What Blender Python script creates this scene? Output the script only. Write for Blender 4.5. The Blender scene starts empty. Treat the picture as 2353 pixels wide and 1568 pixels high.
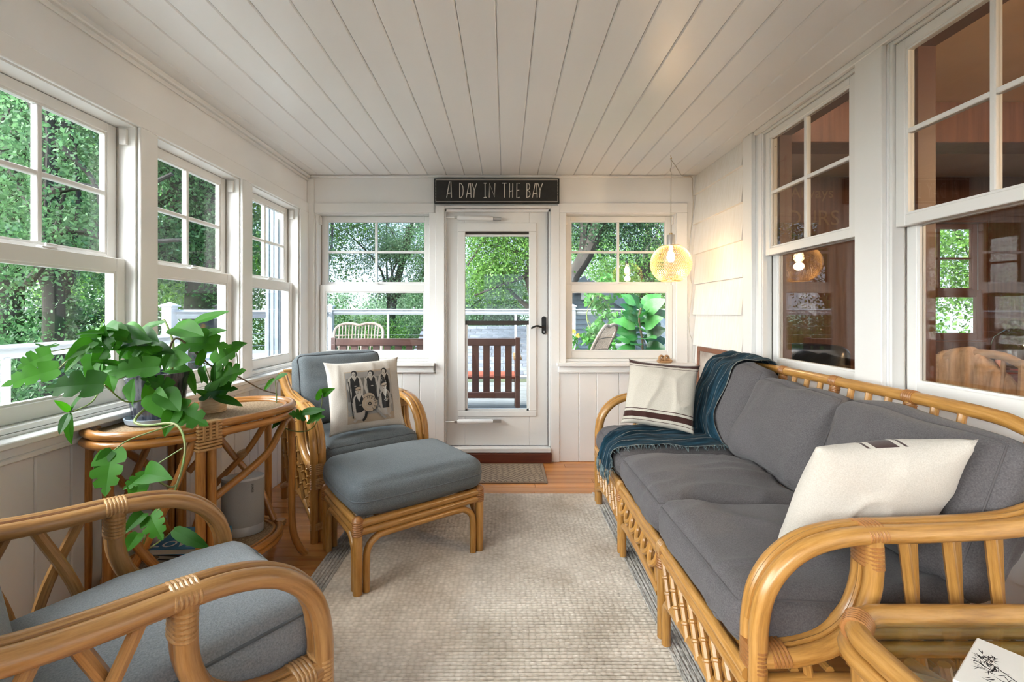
import bpy, bmesh, math, random
import numpy as np
from mathutils import Vector, Matrix, noise

# ------------------------------------------------------------------ camera, light, exposure
scene = bpy.context.scene
COL = scene.collection
FPX, VX, VY, CAMH = 1046.0, 1160.0, 720.0, 1.27      # focal length and horizon of the photograph in its pixels
cam_d = bpy.data.cameras.new('camera'); cam = bpy.data.objects.new('camera', cam_d); COL.objects.link(cam)
cam.location = (0, 0, CAMH); cam.rotation_euler = (math.pi/2, 0, 0)
cam_d.sensor_width = 36; cam_d.lens = 36*FPX/2353
cam_d.shift_x = (2353/2-VX)/2353; cam_d.shift_y = -(1568/2-VY)/2353
cam_d.clip_start = .05; cam_d.clip_end = 300
scene.camera = cam
vs = scene.view_settings
vs.view_transform = 'Standard'; vs.look = 'None'; vs.gamma = 1; vs.use_curve_mapping = False
vs.exposure = 2.1
scene.cycles.use_light_tree = False; scene.cycles.max_bounces = 7; scene.cycles.diffuse_bounces = 4; scene.cycles.glossy_bounces = 3
scene.cycles.transparent_max_bounces = 12; scene.cycles.transmission_bounces = 4
scene.cycles.sample_clamp_indirect = 6; scene.cycles.caustics_reflective = False; scene.cycles.caustics_refractive = False
world = bpy.data.worlds.new('World'); scene.world = world; world.use_nodes = True
wt = world.node_tree; wt.nodes.clear()
wo = wt.nodes.new('ShaderNodeOutputWorld'); wb = wt.nodes.new('ShaderNodeBackground')
wc = wt.nodes.new('ShaderNodeTexCoord'); ws = wt.nodes.new('ShaderNodeSeparateXYZ'); wr = wt.nodes.new('ShaderNodeValToRGB')
wt.links.new(wc.outputs['Generated'], ws.inputs[0]); wt.links.new(ws.outputs['Z'], wr.inputs[0])
wr.color_ramp.elements[0].position = 0.0; wr.color_ramp.elements[0].color = (.80, .88, 1.0, 1)
wr.color_ramp.elements[1].position = .40; wr.color_ramp.elements[1].color = (.26, .50, .95, 1)
wt.links.new(wr.outputs[0], wb.inputs[0]); wb.inputs[1].default_value = .50
wt.links.new(wb.outputs[0], wo.inputs[0])
sun_d = bpy.data.lights.new('hazy_sun', 'SUN'); sun = bpy.data.objects.new('hazy_sun', sun_d); COL.objects.link(sun)
sun_d.energy = 7.5; sun_d.angle = math.radians(80); sun_d.color = (1, .985, .97)
sun.rotation_euler = Vector((.70, .45, -.55)).to_track_quat('-Z', 'Y').to_euler()
sun.location = (-20, -8, 16)

# ------------------------------------------------------------------ helpers
random.seed(7)
R = math.radians
WM = {}                                              # world matrix of every object made here
def at(x, y, Y):                                     # point of the room seen at photo pixel (x, y), at depth Y
    return Vector(((x-VX)/FPX*Y, Y, CAMH-(y-VY)/FPX*Y))
def tag(o, label=None, cat=None, group=None, kind=None):
    if label: o['label'] = label
    if cat: o['category'] = cat
    if group: o['group'] = group
    if kind: o['kind'] = kind
    return o
def empty(name, loc=(0, 0, 0), rz=0, label=None, cat=None, group=None, kind=None, M4=None):
    o = bpy.data.objects.new(name, None); COL.objects.link(o); o.empty_display_size = .05
    m = M4 if M4 is not None else Matrix.Translation(loc) @ Matrix.Rotation(rz, 4, 'Z')
    o.matrix_world = m; WM[o.name] = m.copy()
    return tag(o, label, cat, group, kind)
def link(name, me, parent=None, local=None):
    o = bpy.data.objects.new(name, me); COL.objects.link(o)
    m = local if local is not None else Matrix.Identity(4)
    if parent is not None:
        o.parent = parent; o.matrix_basis = m; WM[o.name] = WM[parent.name] @ m
    else:
        o.matrix_world = m; WM[o.name] = m.copy()
    return o
def copy_tree(o, parent=None, m=None):
    c = o.copy(); COL.objects.link(c); c.parent = parent
    if m is not None:
        c.matrix_basis = m
    WM[c.name] = (WM[parent.name] if parent else Matrix.Identity(4)) @ (m if m is not None else o.matrix_basis.copy())
    for ch in [k for k in bpy.data.objects if k.parent == o]:
        copy_tree(ch, c)
    return c
def spline(pts, k=8, closed=False):
    P = [Vector(p) for p in pts]; n = len(P); out = []
    rng = range(n if closed else n-1)
    for i in rng:
        p1, p2 = P[i % n], P[(i+1) % n]
        p0 = P[(i-1) % n] if closed or i > 0 else p1*2-p2
        p3 = P[(i+2) % n] if closed or i+2 < n else p2*2-p1
        for j in range(k):
            t = j/k
            out.append(.5*((2*p1)+(p2-p0)*t+(2*p0-5*p1+4*p2-p3)*t*t+(3*p1-p0-3*p2+p3)*t**3))
    if not closed: out.append(P[-1].copy())
    return out
class MB:
    def __init__(s): s.v = []; s.f = []; s.uv = []; s.mi = []
    def add(s, vs_, fs_, uvs=None, mi=0):
        b = len(s.v); s.v.extend([tuple(v) for v in vs_])
        for i, f in enumerate(fs_):
            s.f.append([b+j for j in f]); s.mi.append(mi)
            s.uv.append(uvs[i] if uvs else [(s.v[b+j][0]+s.v[b+j][1]*.37, s.v[b+j][2]+s.v[b+j][1]) for j in f])
        return s
    def box(s, x0, x1, y0, y1, z0, z1, M4=None, mi=0, c=0):
        if x0 > x1: x0, x1 = x1, x0
        if y0 > y1: y0, y1 = y1, y0
        if z0 > z1: z0, z1 = z1, z0
        if c <= 0:
            V = [(x0, y0, z0), (x1, y0, z0), (x1, y1, z0), (x0, y1, z0), (x0, y0, z1), (x1, y0, z1), (x1, y1, z1), (x0, y1, z1)]
            Fc = [(0, 3, 2, 1), (4, 5, 6, 7), (0, 1, 5, 4), (1, 2, 6, 5), (2, 3, 7, 6), (3, 0, 4, 7)]
        else:
            bm = bmesh.new(); bmesh.ops.create_cube(bm, size=1)
            for v in bm.verts:
                v.co = ((x0+x1)/2+v.co.x*(x1-x0), (y0+y1)/2+v.co.y*(y1-y0), (z0+z1)/2+v.co.z*(z1-z0))
            bmesh.ops.bevel(bm, geom=bm.edges[:], offset=min(c, (x1-x0)*.45, (y1-y0)*.45, (z1-z0)*.45), segments=1, affect='EDGES')
            bm.verts.ensure_lookup_table(); bm.verts.index_update()
            V = [v.co.copy() for v in bm.verts]; Fc = [[v.index for v in f.verts] for f in bm.faces]; bm.free()
        if M4 is not None: V = [M4 @ Vector(v) for v in V]
        return s.add(V, Fc, mi=mi)
    def tube(s, path, r, n=10, closed=False, caps=True, ell=None, up=None, mi=0):
        P = [Vector(p) for p in path]; N = len(P)
        rs = r if isinstance(r, (list, tuple)) else [r]*N
        T = []
        for i in range(N):
            a = P[(i-1) % N] if (closed or i > 0) else P[i]
            b = P[(i+1) % N] if (closed or i < N-1) else P[i]
            d = b-a; T.append(d.normalized() if d.length > 1e-9 else Vector((0, 0, 1)))
        u = Vector(up) if up is not None else (Vector((0, 0, 1)) if abs(T[0].z) < .9 else Vector((1, 0, 0)))
        base = len(s.v); L = 0; Ls = []
        for i in range(N):
            if up is not None: u = Vector(up)
            u = u-T[i]*u.dot(T[i])
            if u.length < 1e-6: u = T[i].orthogonal()
            u.normalize(); w = T[i].cross(u)
            if i: L += (P[i]-P[i-1]).length
            Ls.append(L)
            ea, eb = ell if ell else (1, 1)
            for k in range(n):
                a = 2*math.pi*k/n
                s.v.append(tuple(P[i]+(u*math.cos(a)*ea+w*math.sin(a)*eb)*rs[i]))
        for i in range(N if closed else N-1):
            j = (i+1) % N; l1 = Ls[j] if j else L+.05
            for k in range(n):
                k2 = (k+1) % n
                s.f.append([base+i*n+k, base+i*n+k2, base+j*n+k2, base+j*n+k]); s.mi.append(mi)
                s.uv.append([(k/n, Ls[i]), ((k+1)/n, Ls[i]), ((k+1)/n, l1), (k/n, l1)])
        if caps and not closed:
            s.f.append([base+k for k in range(n)][::-1]); s.mi.append(mi); s.uv.append([(.5, 0)]*n)
            s.f.append([base+(N-1)*n+k for k in range(n)]); s.mi.append(mi); s.uv.append([(.5, L)]*n)
        return s
    def lathe(s, prof, n=24, c=(0, 0, 0), mi=0, sx=1, sy=1, M4=None):
        base = len(s.v); m = len(prof)
        for (r, z) in prof:
            for k in range(n):
                a = 2*math.pi*k/n; p = Vector((c[0]+r*math.cos(a)*sx, c[1]+r*math.sin(a)*sy, c[2]+z))
                s.v.append(tuple(M4 @ p if M4 is not None else p))
        for i in range(m-1):
            for k in range(n):
                k2 = (k+1) % n
                s.f.append([base+i*n+k, base+i*n+k2, base+(i+1)*n+k2, base+(i+1)*n+k]); s.mi.append(mi)
                s.uv.append([(k/n, prof[i][1]), ((k+1)/n, prof[i][1]), ((k+1)/n, prof[i+1][1]), (k/n, prof[i+1][1])])
        for idx, rev in ((0, True), (m-1, False)):
            if prof[idx][0] > 1e-5:
                ring = [base+idx*n+k for k in range(n)]
                s.f.append(ring[::-1] if rev else ring); s.mi.append(mi); s.uv.append([(.5, .5)]*n)
        return s
    def prism(s, poly, d0, d1, M4=None, mi=0):           # polygon in xy extruded along z
        n = len(poly)
        V = [Vector((p[0], p[1], d0)) for p in poly]+[Vector((p[0], p[1], d1)) for p in poly]
        Fc = [list(range(n))[::-1], list(range(n, 2*n))]+[[i, (i+1) % n, n+(i+1) % n, n+i] for i in range(n)]
        if M4 is not None: V = [M4 @ v for v in V]
        return s.add(V, Fc, mi=mi)
    def mesh(s, name, mats, smooth=True, ang=40):
        me = bpy.data.meshes.new(name); me.from_pydata(s.v, [], s.f)
        for m in (mats if isinstance(mats, (list, tuple)) else [mats]): me.materials.append(m)
        uvl = me.uv_layers.new(name='UVMap')
        flat = np.array([c for f in s.uv for uv in f for c in uv], dtype=np.float32)
        if len(flat) == len(uvl.data)*2: uvl.data.foreach_set('uv', flat)
        me.polygons.foreach_set('material_index', s.mi)
        me.polygons.foreach_set('use_smooth', [smooth]*len(me.polygons))
        if smooth: me.set_sharp_from_angle(angle=R(ang))
        me.update(); return me
    def build(s, name, mats, parent=None, local=None, smooth=True, ang=40, world=False):
        if world and parent is not None:
            inv = WM[parent.name].inverted(); s.v = [tuple(inv @ Vector(v)) for v in s.v]
        return link(name, s.mesh(name, mats, smooth, ang), parent, local)

# ------------------------------------------------------------------ materials
def new_mat(name):
    m = bpy.data.materials.new(name); m.use_nodes = True
    nt = m.node_tree; b = nt.nodes['Principled BSDF']; return m, nt, b
def nd(nt, t, **kw):
    n = nt.nodes.new(t)
    for k, v in kw.items(): setattr(n, k, v)
    return n
def mat(name, col, rough=.5, col2=None, scale=(8, 8, 8), detail=4, lo=.35, hi=.65, bump=0, bscale=None, coord='Object',
        spec=.5, metal=0, coat=0, sheen=0, emit=None, es=0, island=None):
    m, nt, b = new_mat(name); L = nt.links.new
    b.inputs['Base Color'].default_value = (*col, 1); b.inputs['Roughness'].default_value = rough
    b.inputs['Metallic'].default_value = metal; b.inputs['Specular IOR Level'].default_value = spec
    b.inputs['Coat Weight'].default_value = coat; b.inputs['Coat Roughness'].default_value = .15
    b.inputs['Sheen Weight'].default_value = sheen
    if emit: m.cycles.emission_sampling = 'NONE'; b.inputs['Emission Color'].default_value = (*emit, 1); b.inputs['Emission Strength'].default_value = es
    src = None
    if col2 or bump:
        tc = nd(nt, 'ShaderNodeTexCoord')
    if col2:
        mp = nd(nt, 'ShaderNodeMapping'); mp.inputs['Scale'].default_value = scale; L(tc.outputs[coord], mp.inputs[0])
        nz = nd(nt, 'ShaderNodeTexNoise'); nz.inputs['Scale'].default_value = 1; nz.inputs['Detail'].default_value = detail; L(mp.outputs[0], nz.inputs[0])
        rp = nd(nt, 'ShaderNodeValToRGB'); rp.color_ramp.elements[0].position = lo; rp.color_ramp.elements[1].position = hi
        rp.color_ramp.elements[0].color = (*col, 1); rp.color_ramp.elements[1].color = (*col2, 1); L(nz.outputs[0], rp.inputs[0])
        src = rp.outputs[0]
    if island:                                           # lightness jitter for every separate piece of a mesh / object
        g = nd(nt, 'ShaderNodeNewGeometry') if island[0] == 'isl' else nd(nt, 'ShaderNodeObjectInfo')
        hs = nd(nt, 'ShaderNodeHueSaturation')
        mr = nd(nt, 'ShaderNodeMapRange'); mr.inputs[3].default_value = 1-island[1]; mr.inputs[4].default_value = 1+island[1]
        L(g.outputs['Random Per Island' if island[0] == 'isl' else 'Random'], mr.inputs[0]); L(mr.outputs[0], hs.inputs['Value'])
        if src: L(src, hs.inputs['Color'])
        else: hs.inputs['Color'].default_value = (*col, 1)
        src = hs.outputs[0]
    if src: L(src, b.inputs['Base Color'])
    if bump:
        mp2 = nd(nt, 'ShaderNodeMapping'); mp2.inputs['Scale'].default_value = bscale or scale; L(tc.outputs[coord], mp2.inputs[0])
        n2 = nd(nt, 'ShaderNodeTexNoise'); n2.inputs['Scale'].default_value = 1; n2.inputs['Detail'].default_value = 3; L(mp2.outputs[0], n2.inputs[0])
        bp = nd(nt, 'ShaderNodeBump'); bp.inputs['Strength'].default_value = bump; bp.inputs['Distance'].default_value = .004
        L(n2.outputs[0], bp.inputs['Height']); L(bp.outputs[0], b.inputs['Normal'])
    return m
def glass_mat(name, tint=(.96, .98, .97), ior=1.5, rough=0.0):
    m, nt, b = new_mat(name); nt.nodes.remove(b); L = nt.links.new
    o = nt.nodes['Material Output']; tr = nd(nt, 'ShaderNodeBsdfTransparent'); gl = nd(nt, 'ShaderNodeBsdfGlossy'); mx = nd(nt, 'ShaderNodeMixShader')
    f0 = ((ior-1)/(ior+1))**2; lw = nd(nt, 'ShaderNodeLayerWeight'); pw_ = nd(nt, 'ShaderNodeMath', operation='POWER'); pw_.inputs[1].default_value = 5; L(lw.outputs['Facing'], pw_.inputs[0])
    lw.inputs[0].default_value = .5; fr = nd(nt, 'ShaderNodeMath', operation='MULTIPLY_ADD'); fr.inputs[1].default_value = 1-f0; fr.inputs[2].default_value = f0; L(pw_.outputs[0], fr.inputs[0])
    tr.inputs[0].default_value = (*tint, 1); gl.inputs['Roughness'].default_value = rough
    L(fr.outputs[0], mx.inputs[0]); L(tr.outputs[0], mx.inputs[1]); L(gl.outputs[0], mx.inputs[2]); L(mx.outputs[0], o.inputs[0])
    return m
def leaf_mat(name, c1, c2, rough=.45, trans=.35, island=True, coord=(3, 3, 3), spec=.5):
    m, nt, b = new_mat(name); L = nt.links.new
    o = nt.nodes['Material Output']; rp = nd(nt, 'ShaderNodeValToRGB')
    rp.color_ramp.elements[0].color = (*c1, 1); rp.color_ramp.elements[1].color = (*c2, 1)
    if island:
        g = nd(nt, 'ShaderNodeNewGeometry'); L(g.outputs['Random Per Island'], rp.inputs[0])
    else:
        g = nd(nt, 'ShaderNodeObjectInfo'); L(g.outputs['Random'], rp.inputs[0])
    L(rp.outputs[0], b.inputs['Base Color']); b.inputs['Roughness'].default_value = rough; b.inputs['Specular IOR Level'].default_value = spec
    tl = nd(nt, 'ShaderNodeBsdfTranslucent'); mx = nd(nt, 'ShaderNodeMixShader'); mx.inputs[0].default_value = trans
    hs = nd(nt, 'ShaderNodeHueSaturation'); hs.inputs['Value'].default_value = 1.5; hs.inputs['Saturation'].default_value = 1.05; L(rp.outputs[0], hs.inputs['Color'])
    L(hs.outputs[0], tl.inputs[0]); L(b.outputs[0], mx.inputs[1]); L(tl.outputs[0], mx.inputs[2]); L(mx.outputs[0], o.inputs[0])
    return m
def rattan_mat(name, c1, c2, c3, rough=.3):
    m, nt, b = new_mat(name); L = nt.links.new
    uv = nd(nt, 'ShaderNodeUVMap'); mp = nd(nt, 'ShaderNodeMapping'); mp.inputs['Scale'].default_value = (9, 5, 1); L(uv.outputs[0], mp.inputs[0])
    nz = nd(nt, 'ShaderNodeTexNoise'); nz.inputs['Scale'].default_value = 1.4; nz.inputs['Detail'].default_value = 5; nz.inputs['Roughness'].default_value = .65; L(mp.outputs[0], nz.inputs[0])
    rp = nd(nt, 'ShaderNodeValToRGB'); e = rp.color_ramp.elements; e[0].position = .30; e[0].color = (*c1, 1); e[1].position = .68; e[1].color = (*c3, 1)
    x = e.new(.48); x.color = (*c2, 1); L(nz.outputs[0], rp.inputs[0])
    oi = nd(nt, 'ShaderNodeObjectInfo'); hs = nd(nt, 'ShaderNodeHueSaturation'); mr = nd(nt, 'ShaderNodeMapRange'); mr.inputs[3].default_value = .86; mr.inputs[4].default_value = 1.1
    L(oi.outputs['Random'], mr.inputs[0]); L(mr.outputs[0], hs.inputs['Value']); L(rp.outputs[0], hs.inputs['Color']); L(hs.outputs[0], b.inputs['Base Color'])
    b.inputs['Roughness'].default_value = rough; b.inputs['Coat Weight'].default_value = .35; b.inputs['Coat Roughness'].default_value = .2
    bp = nd(nt, 'ShaderNodeBump'); bp.inputs['Strength'].default_value = .12; bp.inputs['Distance'].default_value = .003; L(nz.outputs[0], bp.inputs['Height']); L(bp.outputs[0], b.inputs['Normal'])
    return m
def fabric_mat(name, c1, c2, sc=260, rough=.92, bump=.35):
    m = mat(name, c1, rough, c2, (sc, sc, sc), 2, .3, .7, bump, (sc*1.6,)*3, sheen=.12, spec=.15); return m

MAT = {}
MAT['white'] = mat('white_paint', (.81, .80, .785), .42, (.845, .84, .83), (3, 3, 3), detail=1)
MAT['ceil'] = mat('ceiling_paint', (.82, .81, .80), .35, (.85, .845, .835), (2, .6, 2), detail=1)
MAT['sash'] = mat('sash_vinyl', (.785, .775, .75), .38)
MAT['trimw'] = mat('trim_white', (.82, .81, .79), .38)
MAT['track'] = mat('jamb_track', (.40, .37, .33), .5)
MAT['shingle'] = mat('painted_shingle', (.80, .77, .72), .55, (.85, .83, .80), (60, 60, 2), bump=.35, bscale=(90, 90, 2))
MAT['glass'] = glass_mat('window_glass')
MAT['tglass'] = glass_mat('table_glass', (.90, .95, .92))
MAT['hglass'] = glass_mat('house_window_glass', (.95, .95, .94), 1.62)
MAT['rattan'] = rattan_mat('rattan', (.30, .135, .03), (.44, .215, .05), (.56, .30, .09))
MAT['rattan_o'] = rattan_mat('rattan_aged', (.26, .12, .035), (.38, .19, .06), (.48, .26, .09))
MAT['rattan_t'] = rattan_mat('rattan_table', (.26, .095, .02), (.40, .165, .035), (.50, .23, .06))
MAT['bind'] = rattan_mat('rattan_binding', (.34, .17, .05), (.46, .25, .09), (.58, .36, .16), .45)
MAT['bindd'] = rattan_mat('rattan_binding_dark', (.24, .09, .02), (.34, .14, .035), (.42, .19, .06), .45)
MAT['fab_sofa'] = fabric_mat('sofa_fabric', (.088, .081, .084), (.140, .129, .133))
MAT['fab_chair'] = fabric_mat('chair_fabric', (.10, .118, .128), (.165, .188, .202))
MAT['fab_near'] = fabric_mat('near_chair_fabric', (.20, .22, .235), (.30, .325, .345))
MAT['pipe_d'] = mat('dark_piping', (.02, .022, .028), .8)
MAT['pipe_s'] = mat('sofa_piping', (.095, .087, .09), .85)
MAT['pipe_c'] = mat('chair_piping', (.10, .115, .125), .85)
MAT['floorw'] = mat('fir_floor', (.46, .17, .042), .25, (.68, .30, .085), (1.2, 26, 8), 6, .3, .7, .05, (2, 60, 20), island=('obj', .22), coat=.3)
MAT['redwood'] = mat('threshold_wood', (.10, .022, .012), .35, (.16, .04, .02), (2, 30, 30))
MAT['black'] = mat('black_metal', (.012, .011, .010), .4)
MAT['chrome'] = mat('steel', (.55, .55, .54), .3, metal=1)
MAT['dark'] = mat('weatherstrip', (.035, .028, .022), .6)
MAT['signb'] = mat('sign_black', (.009, .008, .007), .55, (.018, .017, .015), (14, 14, 14))
MAT['signw'] = mat('sign_cream', (.62, .58, .52), .6)
# ------------------------------------------------------------------ room shell
XL, XR, YB, YR, ZC = -1.69, 1.64, 3.90, -1.30, 2.45
ZW0, ZW1, ZM = .857, 2.139, 1.517                        # window opening bottom, top, meeting height
trim_n = [0]
def trim(boxes, m='trimw', c=.003, label=None):
    trim_n[0] += 1; mb = MB()
    for b in boxes: mb.box(*b, c=c)
    o = mb.build('trim_%d' % trim_n[0], MAT[m]); tag(o, label=label, cat='trim', kind='structure'); return o
def struct(name, mb, m, label, cat, **kw):
    return tag(mb.build(name, m, **kw), label, cat, kind='structure')

# floor with planks running across the room
fl = struct('floor', MB().box(XL, XR+.02, YR, YB, -.06, -.022), MAT['dark'], 'varnished orange fir plank floor of the sunroom', 'floor')
pw = .0855; y = YR; row = 0
plank_cache = {}
while y < YB-.01:
    cuts = [XL]; x = XL+random.uniform(.5, 2.2)
    while x < XR-.4:
        cuts.append(x); x += random.uniform(1.2, 2.6)
    cuts.append(XR)
    w = min(pw, YB-y)
    for a, b in zip(cuts[:-1], cuts[1:]):
        MB().box(a+.0006, b-.0006, .0007, w-.0007, -.022, 0, c=.0012).build('plank', MAT['floorw'], fl, Matrix.Translation((0, y, 0)), smooth=False)
    y += pw; row += 1

# ceiling of painted boards running towards the door
ce = struct('ceiling', MB().box(XL-.14, XR+.10, YR-.12, YB+.14, ZC+.02, ZC+.10), MAT['white'], 'white painted board ceiling of the sunroom', 'ceiling')
bw = .1555; joints = {}
def ceil_board(x0, x1, y0, y1, c=.0055):              # long board with chamfered long edges
    P = [(x0, ZC+.02), (x0, ZC+c), (x0+c, ZC), (x1-c, ZC), (x1, ZC+c), (x1, ZC+.02)]
    return MB().add([(x, y0, z) for x, z in P]+[(x, y1, z) for x, z in P], [[5, 4, 3, 2, 1, 0], list(range(6, 12))]+[[i, (i+1) % 6, 6+(i+1) % 6, 6+i] for i in range(6)])
for xx, yy in ((-.41, 2.02), (-.87, 2.69), (.52, 2.70), (.83, 2.03), (-1.06, 2.0), (1.455, 2.03)):
    joints[math.floor((xx+.034)/bw)] = yy
for k in range(-11, 11):
    a, b = -.034+k*bw, -.034+(k+1)*bw
    a, b = max(a, XL), min(b, XR+.03)
    if b-a < .02: continue
    ys = [YR, joints[k], YB] if k in joints else [YR, YB]
    for y0, y1 in zip(ys[:-1], ys[1:]):
        ceil_board(a+.0008, b-.0008, y0+.0002, y1-.0002).build('ceiling_board', MAT['ceil'], ce, smooth=False)

# left wall: frieze, lower wall, posts between the windows
WY = [(-1.08, -.36), (-.26, .46), (.56, 1.28), (1.383, 2.10), (2.196, 2.913), (3.022, 3.738)]  # first three are out of view, added to let daylight in
mb = MB(); xo = XL-.14
mb.box(xo, XL, YR-.12, YB+.14, ZW1, ZC+.02).box(xo, XL, YR-.12, YB+.14, -.06, ZW0)
edges = [YR-.12]+[v for w in WY for v in w]+[YB+.14]
for a, b in zip(edges[0::2], edges[1::2]): mb.box(xo, XL, a, b, ZW0, ZW1)
wl = struct('wall_left', mb, MAT['white'], 'white left wall of windows over a board wainscot', 'wall')
yy = YR
rw = random.Random(3)
while yy < YB-.02:
    w = min(rw.choice([.10, .135, .165]), YB-yy)
    MB().box(XL, XL+.014, yy+.0006, yy+w-.0006, 0, .775, c=.005).build('wainscot_board', MAT['white'], wl, smooth=False)
    yy += w
# back wall
mb = MB(); yo = YB+.14
BX0, BX1 = -1.622, -.634; DX0, DX1 = -.515, .392; CX0, CX1 = .512, 1.474
mb.box(XL-.14, XR+.10, YB, yo, ZW1, ZC+.02)
mb.box(XL-.14, BX0, YB, yo, -.06, ZW1).box(BX0, BX1, YB, yo, -.06, ZW0).box(BX1, DX0, YB, yo, -.06, ZW1)
mb.box(DX1, CX0, YB, yo, -.06, ZW1).box(CX0, CX1, YB, yo, -.06, ZW0).box(CX1, XR+.10, YB, yo, -.06, ZW1)
wbk = struct('wall_back', mb, MAT['white'], 'white back wall with the deck door between two windows', 'wall')
for xs in ([-1.69, -1.52, -1.36, -1.24, -1.09, -.98, -.875, -.727, -.59], [.43, .634, .783, .977, 1.13, 1.25, 1.41, 1.52, 1.64]):
    for a, b in zip(xs[:-1], xs[1:]):
        MB().box(a+.0006, b-.0006, YB-.014, YB, 0, .775, c=.005).build('wainscot_board', MAT['white'], wbk, smooth=False)
# right wall (the old outside wall of the house)
QY = [(1.15, 1.945), (2.118, 2.907)]; QZ0, QZ1 = .90, 2.425
mb = MB(); xo2 = XR+.16
mb.box(XR, xo2, YR-.12, YB+.14, QZ1, ZC+.12).box(XR, xo2, YR-.12, YB+.14, -.06, QZ0)
ed = [YR-.12, 1.15, 1.945, 2.118, 2.907, YB+.14]
for a, b in zip(ed[0::2], ed[1::2]): mb.box(XR, xo2, a, b, QZ0, QZ1)
wrt = struct('wall_right', mb, MAT['white'], 'white right wall, once the outside of the house, with two windows', 'wall')
SH0, SH1 = 3.09, 3.893
sh = [2.277, 2.026, 1.769, 1.516, 1.258, 1.00, .745, .49, .235]; tops = [ZC-.002]+sh[:-1]
rs_ = random.Random(5)
for z0, z1 in zip(sh, tops):                                   # wide lapped shingles in the far corner
    t = .030+rs_.uniform(-.004, .006); s_ = MB(); zt = min(z1+.02, ZC-.001)
    V = []
    for yv in (SH0+rs_.uniform(0, .006), SH1):
        V += [(XR, yv, z0), (XR-t, yv, z0), (XR-.004, yv, zt), (XR, yv, zt)]
    s_.add(V, [(0, 1, 2, 3), (7, 6, 5, 4), (1, 0, 4, 5), (2, 1, 5, 6), (3, 2, 6, 7), (0, 3, 7, 4)])
    s_.build('shingle', MAT['shingle'], wrt, smooth=False)
for i in range(9):                                             # lapped siding under the house windows
    z0 = .02+i*.098; s_ = MB(); V = []
    for yv in (YR, 2.975):
        V += [(XR, yv, z0), (XR-.016, yv, z0), (XR-.003, yv, z0+.108), (XR, yv, z0+.108)]
    s_.add(V, [(0, 1, 2, 3), (7, 6, 5, 4), (1, 0, 4, 5), (2, 1, 5, 6), (3, 2, 6, 7), (0, 3, 7, 4)])
    s_.build('siding_board', MAT['white'], wrt, smooth=False)
# wall behind the camera, with three windows added to let in fill daylight
RXW = [(-1.56, -.62), (-.50, .44), (.56, 1.50)]
mb = MB().box(XL-.14, XR+.16, YR-.12, YR, -.06, ZW0).box(XL-.14, XR+.16, YR-.12, YR, ZW1, ZC+.02)
for a, b in ((XL-.14, -1.56), (-.62, -.50), (.44, .56), (1.50, XR+.16)): mb.box(a, b, YR-.12, YR, ZW0, ZW1)
struct('wall_rear', mb, MAT['white'], 'white end wall of the sunroom with three windows added for daylight', 'wall')
# trims: cornices, head casings, stools, posts, corner boards
trim([(XL, XL+.03, YR, YB, ZC-.028, ZC), (XL, XL+.012, YR, YB, ZC-.052, ZC-.028)], c=.006, label='white cornice strip along the left wall')
trim([(XL+.03, XR-.03, YB-.022, YB, ZC-.022, ZC)], c=.006, label='white cornice strip over the deck door')
trim([(XL, XL+.016, YR, YB, ZW1-.012, ZW1+.072)], label='white head casing above the left windows')
for a, b in zip(edges[2:-1:2], edges[3:-1:2]):
    trim([(XL, XL+.018, a-.008, a+.062, ZW0-.01, ZW1-.012), (XL, XL+.012, a+.062, b+.008, ZW0-.01, ZW1-.012)], label='white mullion post between two left windows')
trim([(XL, XL+.07, YR, YB-.08, .822, .846), (XL, XL+.028, YR, YB-.02, .765, .822), (XL, XL+.040, YR, YB-.02, .765, .785)], c=.004, label='long white window stool along the left wall')
trim([(XL, XL+.06, YB-.014, YB, .775, ZC-.03), (XL, XL+.014, 3.738, YB-.014, .84, ZW1+.07)], label='white corner board beside the back left window')
trim([(BX0-.005, BX1+.03, YB-.016, YB, ZW1-.012, ZW1+.072), (BX1-.012, DX0-.02, YB-.018, YB, .84, ZW1-.012)], label='white casing of the back left window')
trim([(XL+.075, BX1+.04, YB-.075, YB, .822, .848), (XL+.075, BX1+.028, YB-.03, YB, .765, .822), (XL+.075, BX1+.034, YB-.045, YB, .765, .782)], c=.004, label='white stool under the back left window')
trim([(CX0-.06, CX1+.085, YB-.016, YB, ZW1-.012, ZW1+.072), (CX0-.062, CX0+.01, YB-.018, YB, .84, ZW1-.012), (CX1-.01, CX1+.085, YB-.018, YB, .84, ZW1-.012)], label='white casing of the back right window')
trim([(CX0-.07, XR-.035, YB-.075, YB, .822, .848), (CX0-.055, XR-.035, YB-.03, YB, .765, .822), (CX0-.062, XR-.035, YB-.045, YB, .765, .782)], c=.004, label='white stool under the back right window')
trim([(DX0-.075, DX0+.0, YB-.022, YB, 0, 2.19), (DX1, DX1+.075, YB-.022, YB, 0, 2.19), (DX0, DX1, YB-.022, YB, 2.165, 2.19)], label='white casing around the deck door')
trim([(XR-.028, XR, 2.975, 3.085, 0, ZC)], label='white corner board beside the shingles')
trim([(XR-.022, XR, 1.955, 2.108, 0, ZC)], label='wide white board between the two house windows')
trim([(XR-.026, XR, 1.05, 2.95, QZ1-.004, ZC-.001)], label='white head trim over the house windows')

MAT['hjamb'] = mat('brown_jamb', (.13, .05, .028), .5)
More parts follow.
